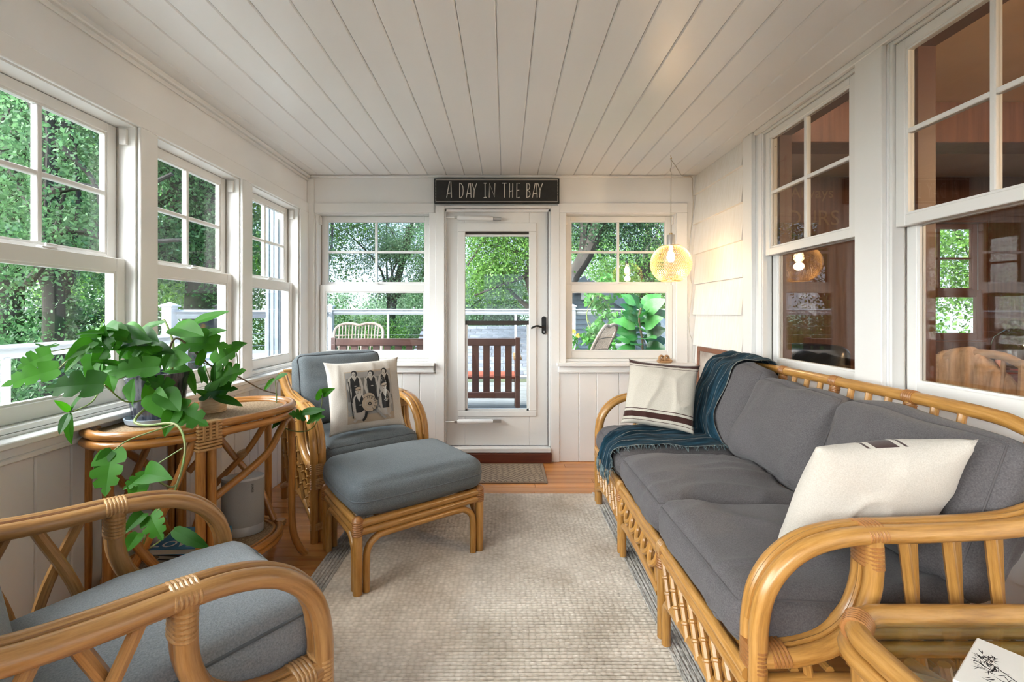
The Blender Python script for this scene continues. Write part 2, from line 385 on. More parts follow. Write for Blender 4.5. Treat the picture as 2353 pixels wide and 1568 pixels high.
# ------------------------------------------------------------------ double-hung windows
def window(idx, loc, rz, W, z0, z1, zm, label, d_up=.085, d_lo=.045, casing=False, depth=.14, lock=True, colour='sash', glass='glass', st=.046, name=None, inner=False):
    """local x along the wall, local y outwards, z up; origin at the middle of the sill line on the wall face"""
    t = empty(name or 'window_%d' % idx, loc, rz, label, 'window', kind='structure'); h = W/2; S = MAT[colour]; e = .002
    f = MB()
    f.box(-h+e, -h+.016, .002, depth, z0+e, z1-e).box(h-.016, h-e, .002, depth, z0+e, z1-e)
    f.box(-h+.016, h-.016, .002, depth, z1-.018, z1-e).box(-h+.016, h-.016, .002, depth, z0+e, z0+.02)
    f.build('window_frame', S, t, smooth=False)
    for sgn in (-1, 1):
        g = MB(); x0 = sgn*(h-.016); x1 = sgn*(h-.021)
        for dd in (min(d_up, d_lo)+.045, max(d_up, d_lo)+.0): g.box(x0, x1, dd-.006, dd+.001, z0+.02, z1-.02)
        g.build('jamb_track', MAT['track'], t, smooth=False)
        MB().box(sgn*(h-.016), sgn*(h-.030), d_lo-.012, d_lo+.022, z1-.10, z1-.03, c=.002).build('tilt_guide', S, t, smooth=False)
    def sash(nm, za, zb, d, top, bot, mull):
        x0, x1 = -h+.019, h-.019
        m = MB(); T = .036
        m.box(x0, x0+st, d, d+T, za, zb, c=.003).box(x1-st, x1, d, d+T, za, zb, c=.003)
        m.box(x0+st-.001, x1-st+.001, d, d+T, zb-top, zb, c=.003).box(x0+st-.001, x1-st+.001, d, d+T, za, za+bot, c=.003)
        sx0, sx1, sz0, sz1 = x0+st, x1-st, za+bot, zb-top
        sa = m.build(nm, S, t, smooth=False)
        b = MB(); q = .009
        b.box(sx0, sx0+q, d+.006, d+T-.006, sz0, sz1).box(sx1-q, sx1, d+.006, d+T-.006, sz0, sz1).box(sx0+q, sx1-q, d+.006, d+T-.006, sz0, sz0+q).box(sx0+q, sx1-q, d+.006, d+T-.006, sz1-q, sz1)
        b.build('glazing_bead', S, sa, smooth=False)
        sx0 += q; sx1 -= q; sz0 += q; sz1 -= q; gy = d+T/2
        if mull:
            mh = .010; cx = 0; cz = (sz0+sz1)/2
            MB().box(-mh, mh, d+.004, d+T-.004, sz0, sz1, c=.003).build('muntin', S, sa, smooth=False)
            for (a, bb) in ((sx0, -mh), (mh, sx1)):
                MB().box(a, bb, d+.004, d+T-.004, cz-mh, cz+mh, c=.003).build('muntin', S, sa, smooth=False)
                for (c0, c1) in ((sz0, cz-mh), (cz+mh, sz1)):
                    MB().box(a, bb, gy-.003, gy+.003, c0, c1).build('pane', MAT[glass], sa, smooth=False)
        else:
            MB().box(sx0, sx1, gy-.003, gy+.003, sz0, sz1).build('pane', MAT[glass], sa, smooth=False)
        return sa
    sash('upper_sash', zm-.028, z1-.02, d_up, .042, .045, True)
    ls = sash('lower_sash', z0+.022, zm+(.0 if d_lo < d_up else .03), d_lo, .062 if d_lo < d_up else .05, .062, False)
    if inner:
        MB().box(-h+e, -h+.03, depth+.001, depth+.075, z0+e, z1-e).box(h-.03, h-e, depth+.001, depth+.075, z0+e, z1-e).box(-h+.03, h-.03, depth+.001, depth+.075, z1-.03, z1-e).box(-h+.03, h-.03, depth+.001, depth+.075, z0+e, z0+.03).build('inner_jamb', MAT['hjamb'], t, smooth=False)
    if lock:
        k = MB(); zt = zm
        k.box(-.03, .03, d_lo+.004, d_lo+.03, zt, zt+.009, c=.002).tube([(-.004, d_lo+.018, zt+.009), (-.004, d_lo+.018, zt+.018), (.034, d_lo+.010, zt+.016)], .005, 6)
        k.build('sash_lock', MAT['sash'], t)
    return t
for i, (a, b) in enumerate(WY):
    nm = ['unseen one behind the near armchair, added for daylight', 'next unseen one along, added for daylight', 'unseen one beside the near armchair, added for daylight', 'behind the pot plant', 'behind the oval console table', 'beside the back corner'][i]
    window(i+1, (XL, (a+b)/2, 0), R(90), b-a, ZW0, ZW1, ZM, 'white double-hung window on the left wall, '+nm)
window(7, ((BX0+BX1)/2, YB, 0), 0, BX1-BX0, ZW0, ZW1, ZM, 'white double-hung window behind the far armchair')
window(8, ((CX0+CX1)/2, YB, 0), 0, CX1-CX0, ZW0, ZW1, ZM, 'white double-hung window behind the pendant lamp')
for i, (a, b) in enumerate(RXW): window(12+i, ((a+b)/2, YR, 0), R(180), b-a, ZW0, ZW1, ZM, 'unseen white double-hung window added to the end wall for daylight, '+['next to the left corner', 'in the middle', 'next to the house wall'][i], depth=.12)  # unseen windows, added so daylight reaches the near furniture from behind
window(9, (XR, (QY[1][0]+QY[1][1])/2, 0), R(-90), QY[1][1]-QY[1][0], QZ0, QZ1, 1.66, 'white house window beside the shingles, dark room behind', d_up=.012, d_lo=.06, lock=False, depth=.098, glass='hglass', inner=True)
window(10, (XR, (QY[0][0]+QY[0][1])/2, 0), R(-90), QY[0][1]-QY[0][0], QZ0, QZ1, 1.66, 'white house window above the near end of the sofa', d_up=.012, d_lo=.06, lock=False, depth=.098, glass='hglass', inner=True)

# ------------------------------------------------------------------ deck door
dr = empty('door_1', (0, 0, 0), 0, 'white storm door with a full glass panel and dark lever handle', 'door', kind='structure')
DW0, DW1, DZ0, DZ1 = -.500, .372, .128, 2.160; y0, y1 = YB+.030, YB+.075
GX0, GX1, GZ0, GZ1 = -.345, .212, .425, 1.975
m = MB()
m.box(DW0, GX0, y0, y1, DZ0, DZ1, c=.003).box(GX1, DW1, y0, y1, DZ0, DZ1, c=.003)
m.box(GX0, GX1, y0, y1, DZ0, GZ0, c=.003).box(GX0, GX1, y0, y1, GZ1, DZ1, c=.003)
m.build('door_slab', MAT['sash'], dr, smooth=False)
for (a, b, c, d) in ((GX0-.062, GX0+.004, GZ0+.0045, GZ1-.0005), (GX1-.004, GX1+.062, GZ0+.0045, GZ1-.0005), (GX0-.062, GX1+.062, GZ1+.0, GZ1+.075), (GX0-.062, GX1+.062, GZ0-.045, GZ0+.004)):
    MB().box(a, b, y0-.012, y0, c, d, c=.004).build('glass_retainer', MAT['sash'], dr, smooth=False)
m = MB(); m.box(GX0+.004, GX0+.022, y0+.004, y1-.008, GZ0+.004, 1.18).box(GX1-.022, GX1-.004, y0+.004, y1-.008, GZ0+.004, 1.18).box(GX0+.004, GX1-.004, y0+.004, y1-.008, GZ0+.004, GZ0+.018)
m.build('lower_glass_frame', MAT['sash'], dr, smooth=False)
MB().box(GX0, GX1, y0+.002, y1-.006, 1.168, 1.205, c=.004).build('middle_rail', MAT['dark'], dr, smooth=False)
m = MB().box(GX0, GX1, y0+.002, y1-.006, GZ1-.022, GZ1, c=.002); m.build('top_channel', MAT['dark'], dr, smooth=False)
MB().box(GX0, GX1, y0+.006, y1-.010, GZ1-.040, GZ1-.022, c=.003).box(-.10, -.02, y0-.002, y0+.006, GZ1-.042, GZ1-.026, c=.002).build('screen_roller', MAT['trimw'], dr, smooth=False)
MB().box(GX0, GX1, y0+.024, y0+.029, 1.205, GZ1-.040).build('pane', MAT['glass'], dr, smooth=False)
MB().box(GX0, GX1, y0+.016, y0+.021, GZ0, 1.168).build('pane', MAT['glass'], dr, smooth=False)
for zc, xa, xb, tilt in ((2.088, -.505, -.02, -.012), (.342, -.505, .0, .004)):        # two pneumatic closers
    p = lambda x: (x, y0-.045, zc+(x+.5)*tilt/.5)
    c = MB().tube([p(-.405), p(-.395), p(-.12), p(-.10)], [.016, .021, .021, .014], 14)
    co = c.build('door_closer', MAT['trimw'], dr)
    MB().tube([p(-.506), p(-.40)], .005, 8).build('closer_rod', MAT['trimw'], co)
    MB().box(-.43, -.395, y0-.054, y0-.036, zc-.010, zc+.010, c=.002).build('rod_clip', MAT['chrome'], co, smooth=False)
    MB().box(-.10, -.03, y0-.048, y0-.012, zc-.012+tilt, zc+.012+tilt, c=.003).build('closer_bracket', MAT['chrome'], co, smooth=False)
hx, hz = .337, 1.165
hd = MB()
hd.prism([(math.cos(a)*.020, math.sin(a)*.020+(.058 if math.sin(a) > 0 else -.058)) for a in [k*math.pi/10 for k in range(20)]], 0, .009, M4=Matrix.Translation((hx, y0, hz)) @ Matrix.Rotation(R(90), 4, 'X'))
hp = hd.build('handle_plate', MAT['black'], dr)
MB().tube(spline([(hx, y0-.005, hz-.012), (hx, y0-.045, hz-.012), (hx-.03, y0-.052, hz-.012), (hx-.06, y0-.05, hz-.004), (hx-.09, y0-.048, hz-.012), (hx-.112, y0-.046, hz-.026)], 5), [.008]*26, 8).build('lever', MAT['black'], hp)
MB().tube([(hx, y0-.008, hz-.055), (hx, y0-.022, hz-.055)], .008, 10).build('lock_cylinder', MAT['chrome'], hp)
trim([(DX0+.002, DX0+.014, YB+.0, YB+.14, .13, 2.16), (DX1-.018, DX1-.002, YB+.0, YB+.14, .13, 2.16), (DX0+.014, DX1-.018, YB+.0, YB+.14, 2.160, 2.166)], 'trimw', 0, 'white jamb of the deck door')
trim([(DX1-.0205, DX1-.0185, YB+.012, YB+.08, .13, 2.162), (DX0+.014, DX1-.02, YB+.012, YB+.03, 2.1605, 2.1645)], 'dark', 0, 'dark weatherstrip around the deck door')
trim([(DX0+.002, DX1-.002, YB-.045, YB+.14, .085, .122)], 'trimw', .004, 'white metal threshold of the deck door')
trim([(DX0-.004, DX1+.004, YB-.060, YB+.135, .002, .083)], 'redwood', .004, 'red brown wooden step below the deck door')

# ------------------------------------------------------------------ sign over the door
sg = empty('sign', (0, YB-.027, 0), 0, 'black wooden sign with cream lettering over the deck door', 'sign')
SX0, SX1, SZ0, SZ1 = -.598, .462, 2.200, 2.412
MB().box(SX0, SX1, -.022, .004, SZ0, SZ1, c=.003).build('board', MAT['signb'], sg, smooth=False)
b = MB(); i_ = .012; t_ = .004
b.box(SX0+i_, SX1-i_, -.0235, -.0215, SZ1-i_-t_, SZ1-i_).box(SX0+i_, SX1-i_, -.0235, -.0215, SZ0+i_, SZ0+i_+t_)
for q in range(7):
    za = SZ0+.018+q*.026; b.box(SX0+i_, SX0+i_+t_, -.0235, -.0215, za, za+.021).box(SX1-i_-t_, SX1-i_, -.0235, -.0215, za+.002, za+.023)
b.build('border_line', MAT['signw'], sg, smooth=False)
LET = {'A': [[(0, 0), (.30, 1), (.46, 1), (.52, 0)], [(.10, .27), (.49, .30)]],
       'D': [[(.05, 0), (.05, 1)], [(.0, 1), (.22, .97), (.42, .78), (.46, .5), (.42, .2), (.25, .02), (0, 0)]],
       'Y': [[(0, 1), (.27, .50)], [(.58, 1), (.27, .50), (.22, 0)]],
       'I': [[(0, 1), (.34, 1)], [(.17, 1), (.17, .02)], [(0, .0), (.36, .02)]],
       'N': [[(0, 0), (.02, 1), (.62, .04), (.66, 1)]],
       'T': [[(0, 1), (.52, 1)], [(.27, 1), (.30, 0)]],
       'H': [[(0, 0), (.02, 1)], [(.38, 1), (.36, 0)], [(.0, .42), (.38, .48)]],
       'E': [[(.34, .98), (.02, 1), (0, 0), (.34, .02)], [(0, .50), (.30, .52)]],
       'B': [[(.03, 0), (.05, 1), (.28, .96), (.38, .80), (.32, .60), (.06, .52)], [(.06, .52), (.36, .42), (.42, .22), (.30, .05), (-.02, .0)]]}
words = [('A', [(314, 1.1)]), ('DAY', [(500, 1), (605, 1), (690, 1)]), ('IN', [(862, 1), (945, 1)]), ('THE', [(1135, 1), (1245, 1), (1352, 1)]), ('BAY', [(1497, 1), (1585, 1), (1665, 1)])]
for wd, pos in words:
    for chh, (px, hs) in zip(wd, pos):
        lx = (980+px*.15304-VX)/268.2; lm = MB(); Hh = .122*hs; Wd = .122*.60
        if chh in 'A' : Wd = .078
        if chh == 'Y': Wd = .070
        for st_ in LET[chh]:
            P = [Vector((lx+x*Wd, -.023, 2.248+z*Hh)) for x, z in st_]
            lm.tube(P, .0036, 6, ell=(1, .35), up=None)
        lm.build('letter', MAT['signw'], sg)
# ------------------------------------------------------------------ cushions and pillows
def ridged(x, y, s):
    n = noise.noise(Vector((x, y, s)))
    return max(0, 1-abs(n)*3.2)**2
def cushion_mesh(name, L, m, seed, puff=.03, rr=.05, wr=.006, wdir=(6, 2.2), cuts=26, bulge=.012, sag=0, pipe=None, pipe_edges=('t', 'b'), corner=.0):
    hx, hy, hz = L[0]/2, L[1]/2, L[2]/2
    r = min(rr, hz*.98)
    def deform(a, b, c):
        p = Vector((a*hx, b*hy, c*hz))
        inn = Vector((max(-hx+r, min(hx-r, p.x)), max(-hy+r, min(hy-r, p.y)), max(-hz+r, min(hz-r, p.z))))
        d = p-inn
        if d.length > 1e-9: p = inn+d.normalized()*r*(1+corner*max(0, d.length/r-1))
        fa, fb = 1-a*a, 1-b*b
        e = max(0, fa)**.6*max(0, fb)**.6
        p.z += puff*e*c
        if c > 0: p.z -= sag*math.exp(-((a)**2+(b)**2)*3)*c
        p.x += bulge*a*max(0, 1-c*c)*max(0, fb); p.y += bulge*b*max(0, 1-c*c)*max(0, fa)
        w = wr*(ridged(p.x*wdir[0]+p.y*1.3, p.y*wdir[1]-p.x*.8, seed)-.35)*max(.15, abs(c))
        w += wr*1.2*noise.noise(Vector((p.x*4, p.y*4, seed+7+p.z*5)))
        nrm = Vector((a*abs(a)**3, b*abs(b)**3, c*abs(c)**1.5))
        if nrm.length > 1e-6: p += nrm.normalized()*w
        return p
    bm = bmesh.new(); bmesh.ops.create_cube(bm, size=2)
    bmesh.ops.subdivide_edges(bm, edges=bm.edges[:], cuts=cuts, use_grid_fill=True)
    for v in bm.verts: v.co = deform(*v.co)
    me = bpy.data.meshes.new(name); bm.to_mesh(me); bm.free(); me.materials.append(m)
    me.polygons.foreach_set('use_smooth', [True]*len(me.polygons))
    loops = []
    if pipe:
        for ed_ in pipe_edges:
            c = {'t': 1, 'b': -1}.get(ed_, 0); pts = []; N = 34
            for k in range(N): pts.append((-1+2*k/N, -1))
            for k in range(N): pts.append((1, -1+2*k/N))
            for k in range(N): pts.append((1-2*k/N, 1))
            for k in range(N): pts.append((-1, 1-2*k/N))
            loops.append([deform(a, b, c) for a, b in pts])
    return me, loops
def cushion(name, L, M4, parent, m, seed, pipe=None, pr=.0045, **kw):
    me, loops = cushion_mesh(name, L, m, seed, pipe=pipe, **kw)
    o = link(name, me, parent, M4)
    for lp in loops: MB().tube(lp, pr, 6, closed=True).build('piping', pipe, o)
    return o
def pillow_fn(w, h, t, seed, wr=.006, ear=.02):
    def f(a, b, sgn):                                    # a, b in -1..1
        k = max(0, (1-abs(a)**2.6))**.55*max(0, (1-abs(b)**2.6))**.55
        pin = 1-.055*(1-a*a)*0-.05
        x = a*w/2*(1-.075*(1-b*b)**0*(1-abs(b)**4)*abs(a)); y = b*h/2*(1-.075*(1-abs(a)**4)*abs(b))
        z = sgn*(t/2*k+.002)
        z += wr*k**.5*(ridged(x*9+seed, y*5, seed)-.3+noise.noise(Vector((x*7, y*7, seed+3))))*(1 if sgn > 0 else -.6)
        return Vector((x, y, z))
    return f
def pillow_mesh(name, f, m, n=36):
    V = []; Fc = []; idx = {}; uv = []
    for sg_ in (1, -1):
        for j in range(n+1):
            for i in range(n+1):
                edge = i in (0, n) or j in (0, n)
                if sg_ == -1 and edge: idx[(sg_, i, j)] = idx[(1, i, j)]; continue
                idx[(sg_, i, j)] = len(V); V.append(tuple(f(-1+2*i/n, -1+2*j/n, sg_)))
    for sg_ in (1, -1):
        for j in range(n):
            for i in range(n):
                q = [idx[(sg_, i, j)], idx[(sg_, i+1, j)], idx[(sg_, i+1, j+1)], idx[(sg_, i, j+1)]]
                Fc.append(q if sg_ > 0 else q[::-1])
                u_ = [(i/n, j/n), ((i+1)/n, j/n), ((i+1)/n, (j+1)/n), (i/n, (j+1)/n)]
                uv.append(u_ if sg_ > 0 else u_[::-1])
    mb = MB(); mb.add(V, Fc, uv); return mb.mesh(name, m, True, 180)
def frame(c, nx, up=(0, 0, 1), roll=0):                  # matrix with local z = normal, local y ~ up
    z = Vector(nx).normalized(); y = (Vector(up)-z*Vector(up).dot(z)).normalized(); x = y.cross(z)
    m = Matrix((x, y, z)).transposed().to_4x4(); m.translation = Vector(c)
    return m @ Matrix.Rotation(roll, 4, 'Z')

# ------------------------------------------------------------------ rattan furniture
def wrap(mb, p0, p1, r, turns=5, ell=None, up=None, n=12):
    p0, p1 = Vector(p0), Vector(p1); pts = []; rs = []
    for k in range(turns*3+1):
        pts.append(p0.lerp(p1, k/(turns*3))); rs.append(r*(1.0 if k % 3 else .90))
    return mb.tube(pts, rs, n, ell=ell, up=up)
def bamboo(mb, p0, p1, r=.009, nodes=4, bend=(0, 0, 0), n=7):
    P = []; rs = []; p0, p1, bend = Vector(p0), Vector(p1), Vector(bend); K = nodes*4
    for k in range(K+1):
        t = k/K; P.append(p0.lerp(p1, t)+bend*math.sin(math.pi*t)); rs.append(r*1.35 if (k % 4 == 0 and 0 < k < K) else r)
    Q = []; rr = []
    for k, (p, q) in enumerate(zip(P, rs)):
        if q > r:
            d = (P[k+1]-P[k-1]).normalized()*.004
            Q += [p-d*1.5, p-d*.6, p+d*.6, p+d*1.5]; rr += [r, q, q, r]
        else: Q.append(p); rr.append(q)
    return mb.tube(Q, rr, n)
def arm_profile(depth, endz):
    return [(0, 0), (0, .2), (0, .40), (-.003, .49), (-.020, .568), (-.062, .633), (-.122, .678), (-.20, .703), (-.29, .712),
            (-.42, .716), (-depth*.72, .730), (-depth*.86, .77), (-depth*.95, .815), (-depth, endz)]
def loop_profile():
    return [(-.285, .705), (-.287, .64), (-.280, .57), (-.250, .495), (-.190, .440), (-.110, .412), (-.045, .406), (-.005, .406)]
def rattan_arm(root, s, half, depth, endz, RM, BM, pr=.0225):
    """one arm frame: paired poles bent from the front leg over the top to the back post, with the inner loop"""
    yo, yi = s*(half+.020), s*(half-.023)
    prof = arm_profile(depth, endz)
    for k, yv in enumerate((yo, yi)):
        MB().tube(spline([(u, yv, z) for u, z in prof], 5), pr if k == 0 else pr*.92, 12).build('arm_pole', MAT[RM], root)
    sp = spline([(u, 0, z) for u, z in prof[3:]], 5); reed = []
    for i, p in enumerate(sp):
        d = (sp[min(i+1, len(sp)-1)]-sp[max(i-1, 0)]).normalized(); nrm = Vector((-d.z, 0, d.x)); 
        if nrm.z < 0 and nrm.x < 0: nrm = -nrm
        if d.x < 0: nrm = Vector((d.z, 0, -d.x))
        reed.append(Vector((p.x, s*half-.0015*s, p.z))+nrm*pr*.80)
    MB().tube(reed, .0075, 7).build('arm_reed', MAT[RM], root)
    lp = loop_profile()
    for k, yv in enumerate((yo, yi)):
        MB().tube(spline([(u, yv, z) for u, z in lp], 6), pr*.95 if k == 0 else pr*.88, 12).build('loop_pole', MAT[RM], root)
    sp = spline([(u, 0, z) for u, z in lp], 6); reed = []
    for i, p in enumerate(sp):
        d = (sp[min(i+1, len(sp)-1)]-sp[max(i-1, 0)]).normalized(); reed.append(Vector((p.x, s*half, p.z))+Vector((-d.z, 0, d.x))*pr*.75)
    MB().tube(reed, .006, 6).build('loop_reed', MAT[RM], root)
    for (p0, p1, t) in (((-.262, .711), (-.312, .7135), 6), ((-.286, .690), (-.288, .630), 6), ((-.075, .409), (-.028, .406), 5), ((0, .375), (-.0005, .435), 6)):
        w = MB(); wrap(w, (p0[0], s*half-.001*s, p0[1]), (p1[0], s*half-.001*s, p1[1]), .046, t, ell=(.56, 1.0), up=(0, 0, 1) if abs(p1[1]-p0[1]) < .02 else (1, 0, 0), n=16)
        w.build('binding', MAT[BM], root)
def side_spindles(root, s, half, depth, RM, pairs, zlow=.335, vee=False):
    for u, du in pairs:
        if vee:
            za = .712+max(0, (-u-depth*.6))*.25
            for ua, off in ((u+.020, .012), (u-.022, -.012)):
                a = Vector((ua, s*(half+off), za)); b = Vector((u-.040, s*(half+off*.6), zlow)); MB().tube(spline([a, a.lerp(b, .5)+Vector((.004, 0, 0)), b], 4), .0125, 8).build('spindle', MAT[RM], root)
            continue
        za = .712+max(0, (-u-depth*.6))*.25
        for sgn in (-1, 1):
            a = Vector((u+sgn*.050, s*(half+.012*sgn), za)); b = Vector((u-sgn*.075, s*(half+.012*sgn), zlow-.10))
            MB().tube(spline([a, a.lerp(b, .45)+Vector((-sgn*.030, 0, 0)), b], 6), .0135, 8).build('spindle', MAT[RM], root)
def armchair(loc, th, label, half, fab, RM, BM, seed, lattice, pipe, backc, depth=.76):
    t = empty('rattan_armchair', (loc[0], loc[1], 0), th, label, 'armchair', 'rattan armchairs')
    for s in (-1, 1):
        rattan_arm(t, s, half, depth, .845, RM, BM)
        MB().tube([(-depth, s*half, 0), (-depth, s*half, .5), (-depth-.03, s*half, .865)], .022, 12).build('back_post', MAT[RM], t)
        w = MB(); wrap(w, (-depth-.022, s*half, .80), (-depth-.03, s*half, .86), .036, 6); w.build('binding', MAT[BM], t)
        MB().tube([(-.01, s*half, .335), (-depth, s*half, .335)], .017, 10).build('side_rail', MAT[RM], t)
        w = MB(); wrap(w, (0, s*half-.001*s, .295), (0, s*half-.001*s, .355), .046, 7, ell=(.56, 1.0), up=(1, 0, 0), n=16); w.build('binding', MAT[BM], t)
        w = MB(); wrap(w, (0, s*half-.001*s, .07), (0, s*half-.001*s, .11), .046, 5, ell=(.56, 1.0), up=(1, 0, 0), n=16); w.build('binding', MAT[BM], t)
        MB().tube(spline([(-.02, s*(half+.012), .085), (-.16, s*(half+.012), .150), (-depth/2, s*(half+.012), .185), (-depth+.16, s*(half+.012), .150), (-depth, s*(half+.012), .085)], 6), .018, 10).build('arch_rail', MAT[RM], t)
        if lattice:
            for k in range(6):
                u0 = -.10-k*.12
                b = MB(); bamboo(b, (u0-.02, s*(half+.020), .70 if u0 < -.28 else .42), (u0+.13 if u0 < -.13 else -.02, s*(half+.020), .165), .0115, 6, bend=(-.03, 0, 0)); b.build('lattice_pole', MAT[RM], t)
                if k % 1 == 0 and u0 < -.12:
                    b = MB(); bamboo(b, (u0+.06, s*(half-.004), .42 if u0 > -.3 else .70), (u0-.12 if u0 > -.62 else -depth+.02, s*(half-.004), .165), .0115, 6, bend=(.03, 0, 0)); b.build('lattice_pole', MAT[RM], t)
            for z_ in (.30,):
                MB().tube([(-.02, s*(half+.006), z_), (-depth, s*(half+.006), z_)], .010, 7).build('lattice_rail', MAT[RM], t)
        else:
            side_spindles(t, s, half, depth, RM, [(-.40, .055), (-.535, .055), (-.665, .05)])
            b = MB(); bamboo(b, (-.16, s*half, .405), (-.22, s*half, .18), .011, 3); b.build('spindle', MAT[RM], t)
            b = MB(); bamboo(b, (-.10, s*half, .405), (-.06, s*half, .18), .011, 3); b.build('spindle', MAT[RM], t)
    for z_, x_ in ((.318, .0), (.352, .0)):
        MB().tube([(x_, -half, z_), (x_, half, z_)], .017, 10).build('front_rail', MAT[RM], t)
    MB().tube(spline([(0, -half+.02, .09), (0, -half*.6, .17), (0, 0, .20), (0, half*.6, .17), (0, half-.02, .09)], 6), .017, 10).build('front_arch', MAT[RM], t)
    for z_ in (.335, .62, .86):
        MB().tube([(-depth-(.03 if z_ > .8 else .005), -half, z_), (-depth-(.03 if z_ > .8 else .005), half, z_)], .020, 10).build('back_rail', MAT[RM], t)
    for k in range(7):
        yv = -half+.08+k*(2*half-.16)/6
        MB().tube([(-depth-.005, yv, .335), (-depth-.03, yv, .86)], .011, 8).build('back_spindle', MAT[RM], t)
    for k in range(5):
        MB().tube([(-.03-k*.165, -half+.01, .352), (-.03-k*.165, half-.01, .352)], .012, 8).build('seat_slat', MAT[RM], t)
    wd = 2*half-.075
    cushion('seat_cushion', (.655, wd, .150), Matrix.Translation((-.283, 0, .4475)) @ Matrix.Rotation(R(-1.5), 4, 'Y'), t, MAT[fab], seed, MAT[pipe], puff=.036, wdir=(3, 7), wr=.006, rr=.062)
    bl, bt, bz, btilt, bx = backc
    cushion('back_cushion', (bl, wd+.02, bt), Matrix.Translation((bx, 0, bz)) @ Matrix.Rotation(R(-90-btilt), 4, 'Y'), t, MAT[fab], seed+4, MAT['pipe_d'] if lattice else MAT[pipe], puff=.050, rr=.062, wr=.010)
    return t
far_chair = armchair((-.785, 2.735), R(-51.5), 'rattan armchair with latticed sides, blue grey cushions and a photo print pillow', .325, 'fab_chair', 'rattan', 'bind', 3.1, True, 'pipe_c', (.50, .14, .745, 14, -.60))
near_chair = armchair((-.700, 1.330), R(50), 'aged rattan armchair with looped arms and pale grey cushion by the pot plant', .318, 'fab_near', 'rattan_o', 'bind', 8.3, False, 'pipe_c', (.50, .15, .72, 16, -.645))

# ottoman
oc = Vector((-.665, 2.028, 0))+Vector((.538, .396, 0))*.5+Vector((-.30, .414, 0))*.5
ot = empty('rattan_ottoman', oc+Vector((0, 0, .0105)), math.atan2(.396, .538), 'rattan footstool with thick blue grey box cushion in front of the far armchair', 'ottoman')
ox, oy = .325, .250
for sx in (-1, 1):
    for sy in (-1, 1):
        MB().tube([(sx*ox, sy*oy, 0), (sx*ox, sy*oy, .20), (sx*ox, sy*oy, .335)], [.021, .022, .022], 12).build('leg', MAT['rattan'], ot)
        w = MB(); wrap(w, (sx*ox, sy*oy, .262), (sx*ox, sy*oy, .330), .026, 7); w.build('binding', MAT['bindd'], ot)
        MB().lathe([(.0, .012), (.012, .010), (.020, .003), (.024, -.004)], 12, (sx*ox, sy*oy, .335)).build('leg_cap', MAT['bindd'], ot)
for s in (-1, 1):
    for z_ in (.312, .276):
        MB().tube([(-ox+.01, s*oy, z_), (ox-.01, s*oy, z_)], .0185, 10).build('rail', MAT['rattan'], ot)
        MB().tube([(s*ox, -oy+.01, z_), (s*ox, oy-.01, z_)], .0185, 10).build('rail', MAT['rattan'], ot)
    for P in ([(-ox+.040, s*oy, 0), (-ox+.040, s*oy, .13), (-ox+.048, s*oy, .195), (-ox+.085, s*oy, .232), (-ox+.15, s*oy, .243), (ox-.15, s*oy, .243), (ox-.085, s*oy, .232), (ox-.048, s*oy, .195), (ox-.040, s*oy, .13), (ox-.040, s*oy, 0)],
              [(s*ox, -oy+.040, 0), (s*ox, -oy+.040, .13), (s*ox, -oy+.048, .195), (s*ox, -oy+.085, .232), (s*ox, -oy+.13, .243), (s*ox, oy-.13, .243), (s*ox, oy-.085, .232), (s*ox, oy-.048, .195), (s*ox, oy-.040, .13), (s*ox, oy-.040, 0)]):
        MB().tube(spline(P, 5), .0165, 10).build('arch_pole', MAT['rattan'], ot)
for k in range(4): MB().tube([(-ox+.1+k*(2*ox-.2)/3, -oy, .318), (-ox+.1+k*(2*ox-.2)/3, oy, .318)], .011, 8).build('seat_slat', MAT['rattan'], ot)
oc_ = cushion('cushion', (2*ox+.035, 2*oy+.045, .155), Matrix.Translation((0, .0, .412)), ot, MAT['fab_chair'], 12.7, puff=.026, rr=.052, wr=.003, bulge=.018, pipe=MAT['pipe_c'], pr=.0035, pipe_edges=('m',))

# sofa
sf = empty('rattan_sofa', (.625, 2.09, .0105), math.pi, 'long three-seat rattan sofa with dark grey cushions along the house wall', 'sofa')
HS, DS = .945, .885
RM, BM_ = 'rattan', 'bindd'
for s in (-1, 1):
    rattan_arm(sf, s, HS, DS, .83, RM, BM_)
    MB().tube([(-DS+.05, s*HS, -.0105), (-DS+.02, s*HS, .5), (-DS-.005, s*HS, .84)], .022, 12).build('back_post', MAT[RM], sf)
    MB().tube([(-.01, s*HS, .335), (-DS, s*HS, .335)], .018, 10).build('side_rail', MAT[RM], sf)
    MB().tube(spline([(-.02, s*HS, .085), (-.2, s*HS, .16), (-DS/2, s*HS, .19), (-DS+.2, s*HS, .16), (-DS+.04, s*HS, .085)], 6), .018, 10).build('arch_rail', MAT[RM], sf)
    side_spindles(sf, s, HS, DS, RM, [(-.385, .045), (-.495, .045), (-.600, .045), (-.705, .045)], vee=True)
    b = MB(); bamboo(b, (-.13, s*HS, .405), (-.165, s*HS, .18), .0115, 3); b.build('spindle', MAT[RM], sf)
    b = MB(); bamboo(b, (-.20, s*HS, .43), (-.30, s*HS, .335), .0125, 2); b.build('spindle', MAT[RM], sf)
LY = [-.93, -.312, .318, .945]
tr = spline([(-DS+.02, -HS, .83), (-DS-.0, -HS+.06, .885), (-DS-.005, -HS+.18, .925), (-DS-.01, -HS+.34, .943), (-DS-.01, 0, .947), (-DS-.01, HS-.34, .943), (-DS-.005, HS-.18, .925), (-DS-.0, HS-.06, .885), (-DS+.02, HS, .83)], 8)
MB().tube(tr, .0225, 12).build('back_top_rail', MAT[RM], sf)
for z_, x_ in ((.335, .10), (.70, .035)):
    MB().tube([(-DS+x_, -HS, z_), (-DS+x_, HS, z_)], .018, 10).build('back_rail', MAT[RM], sf)
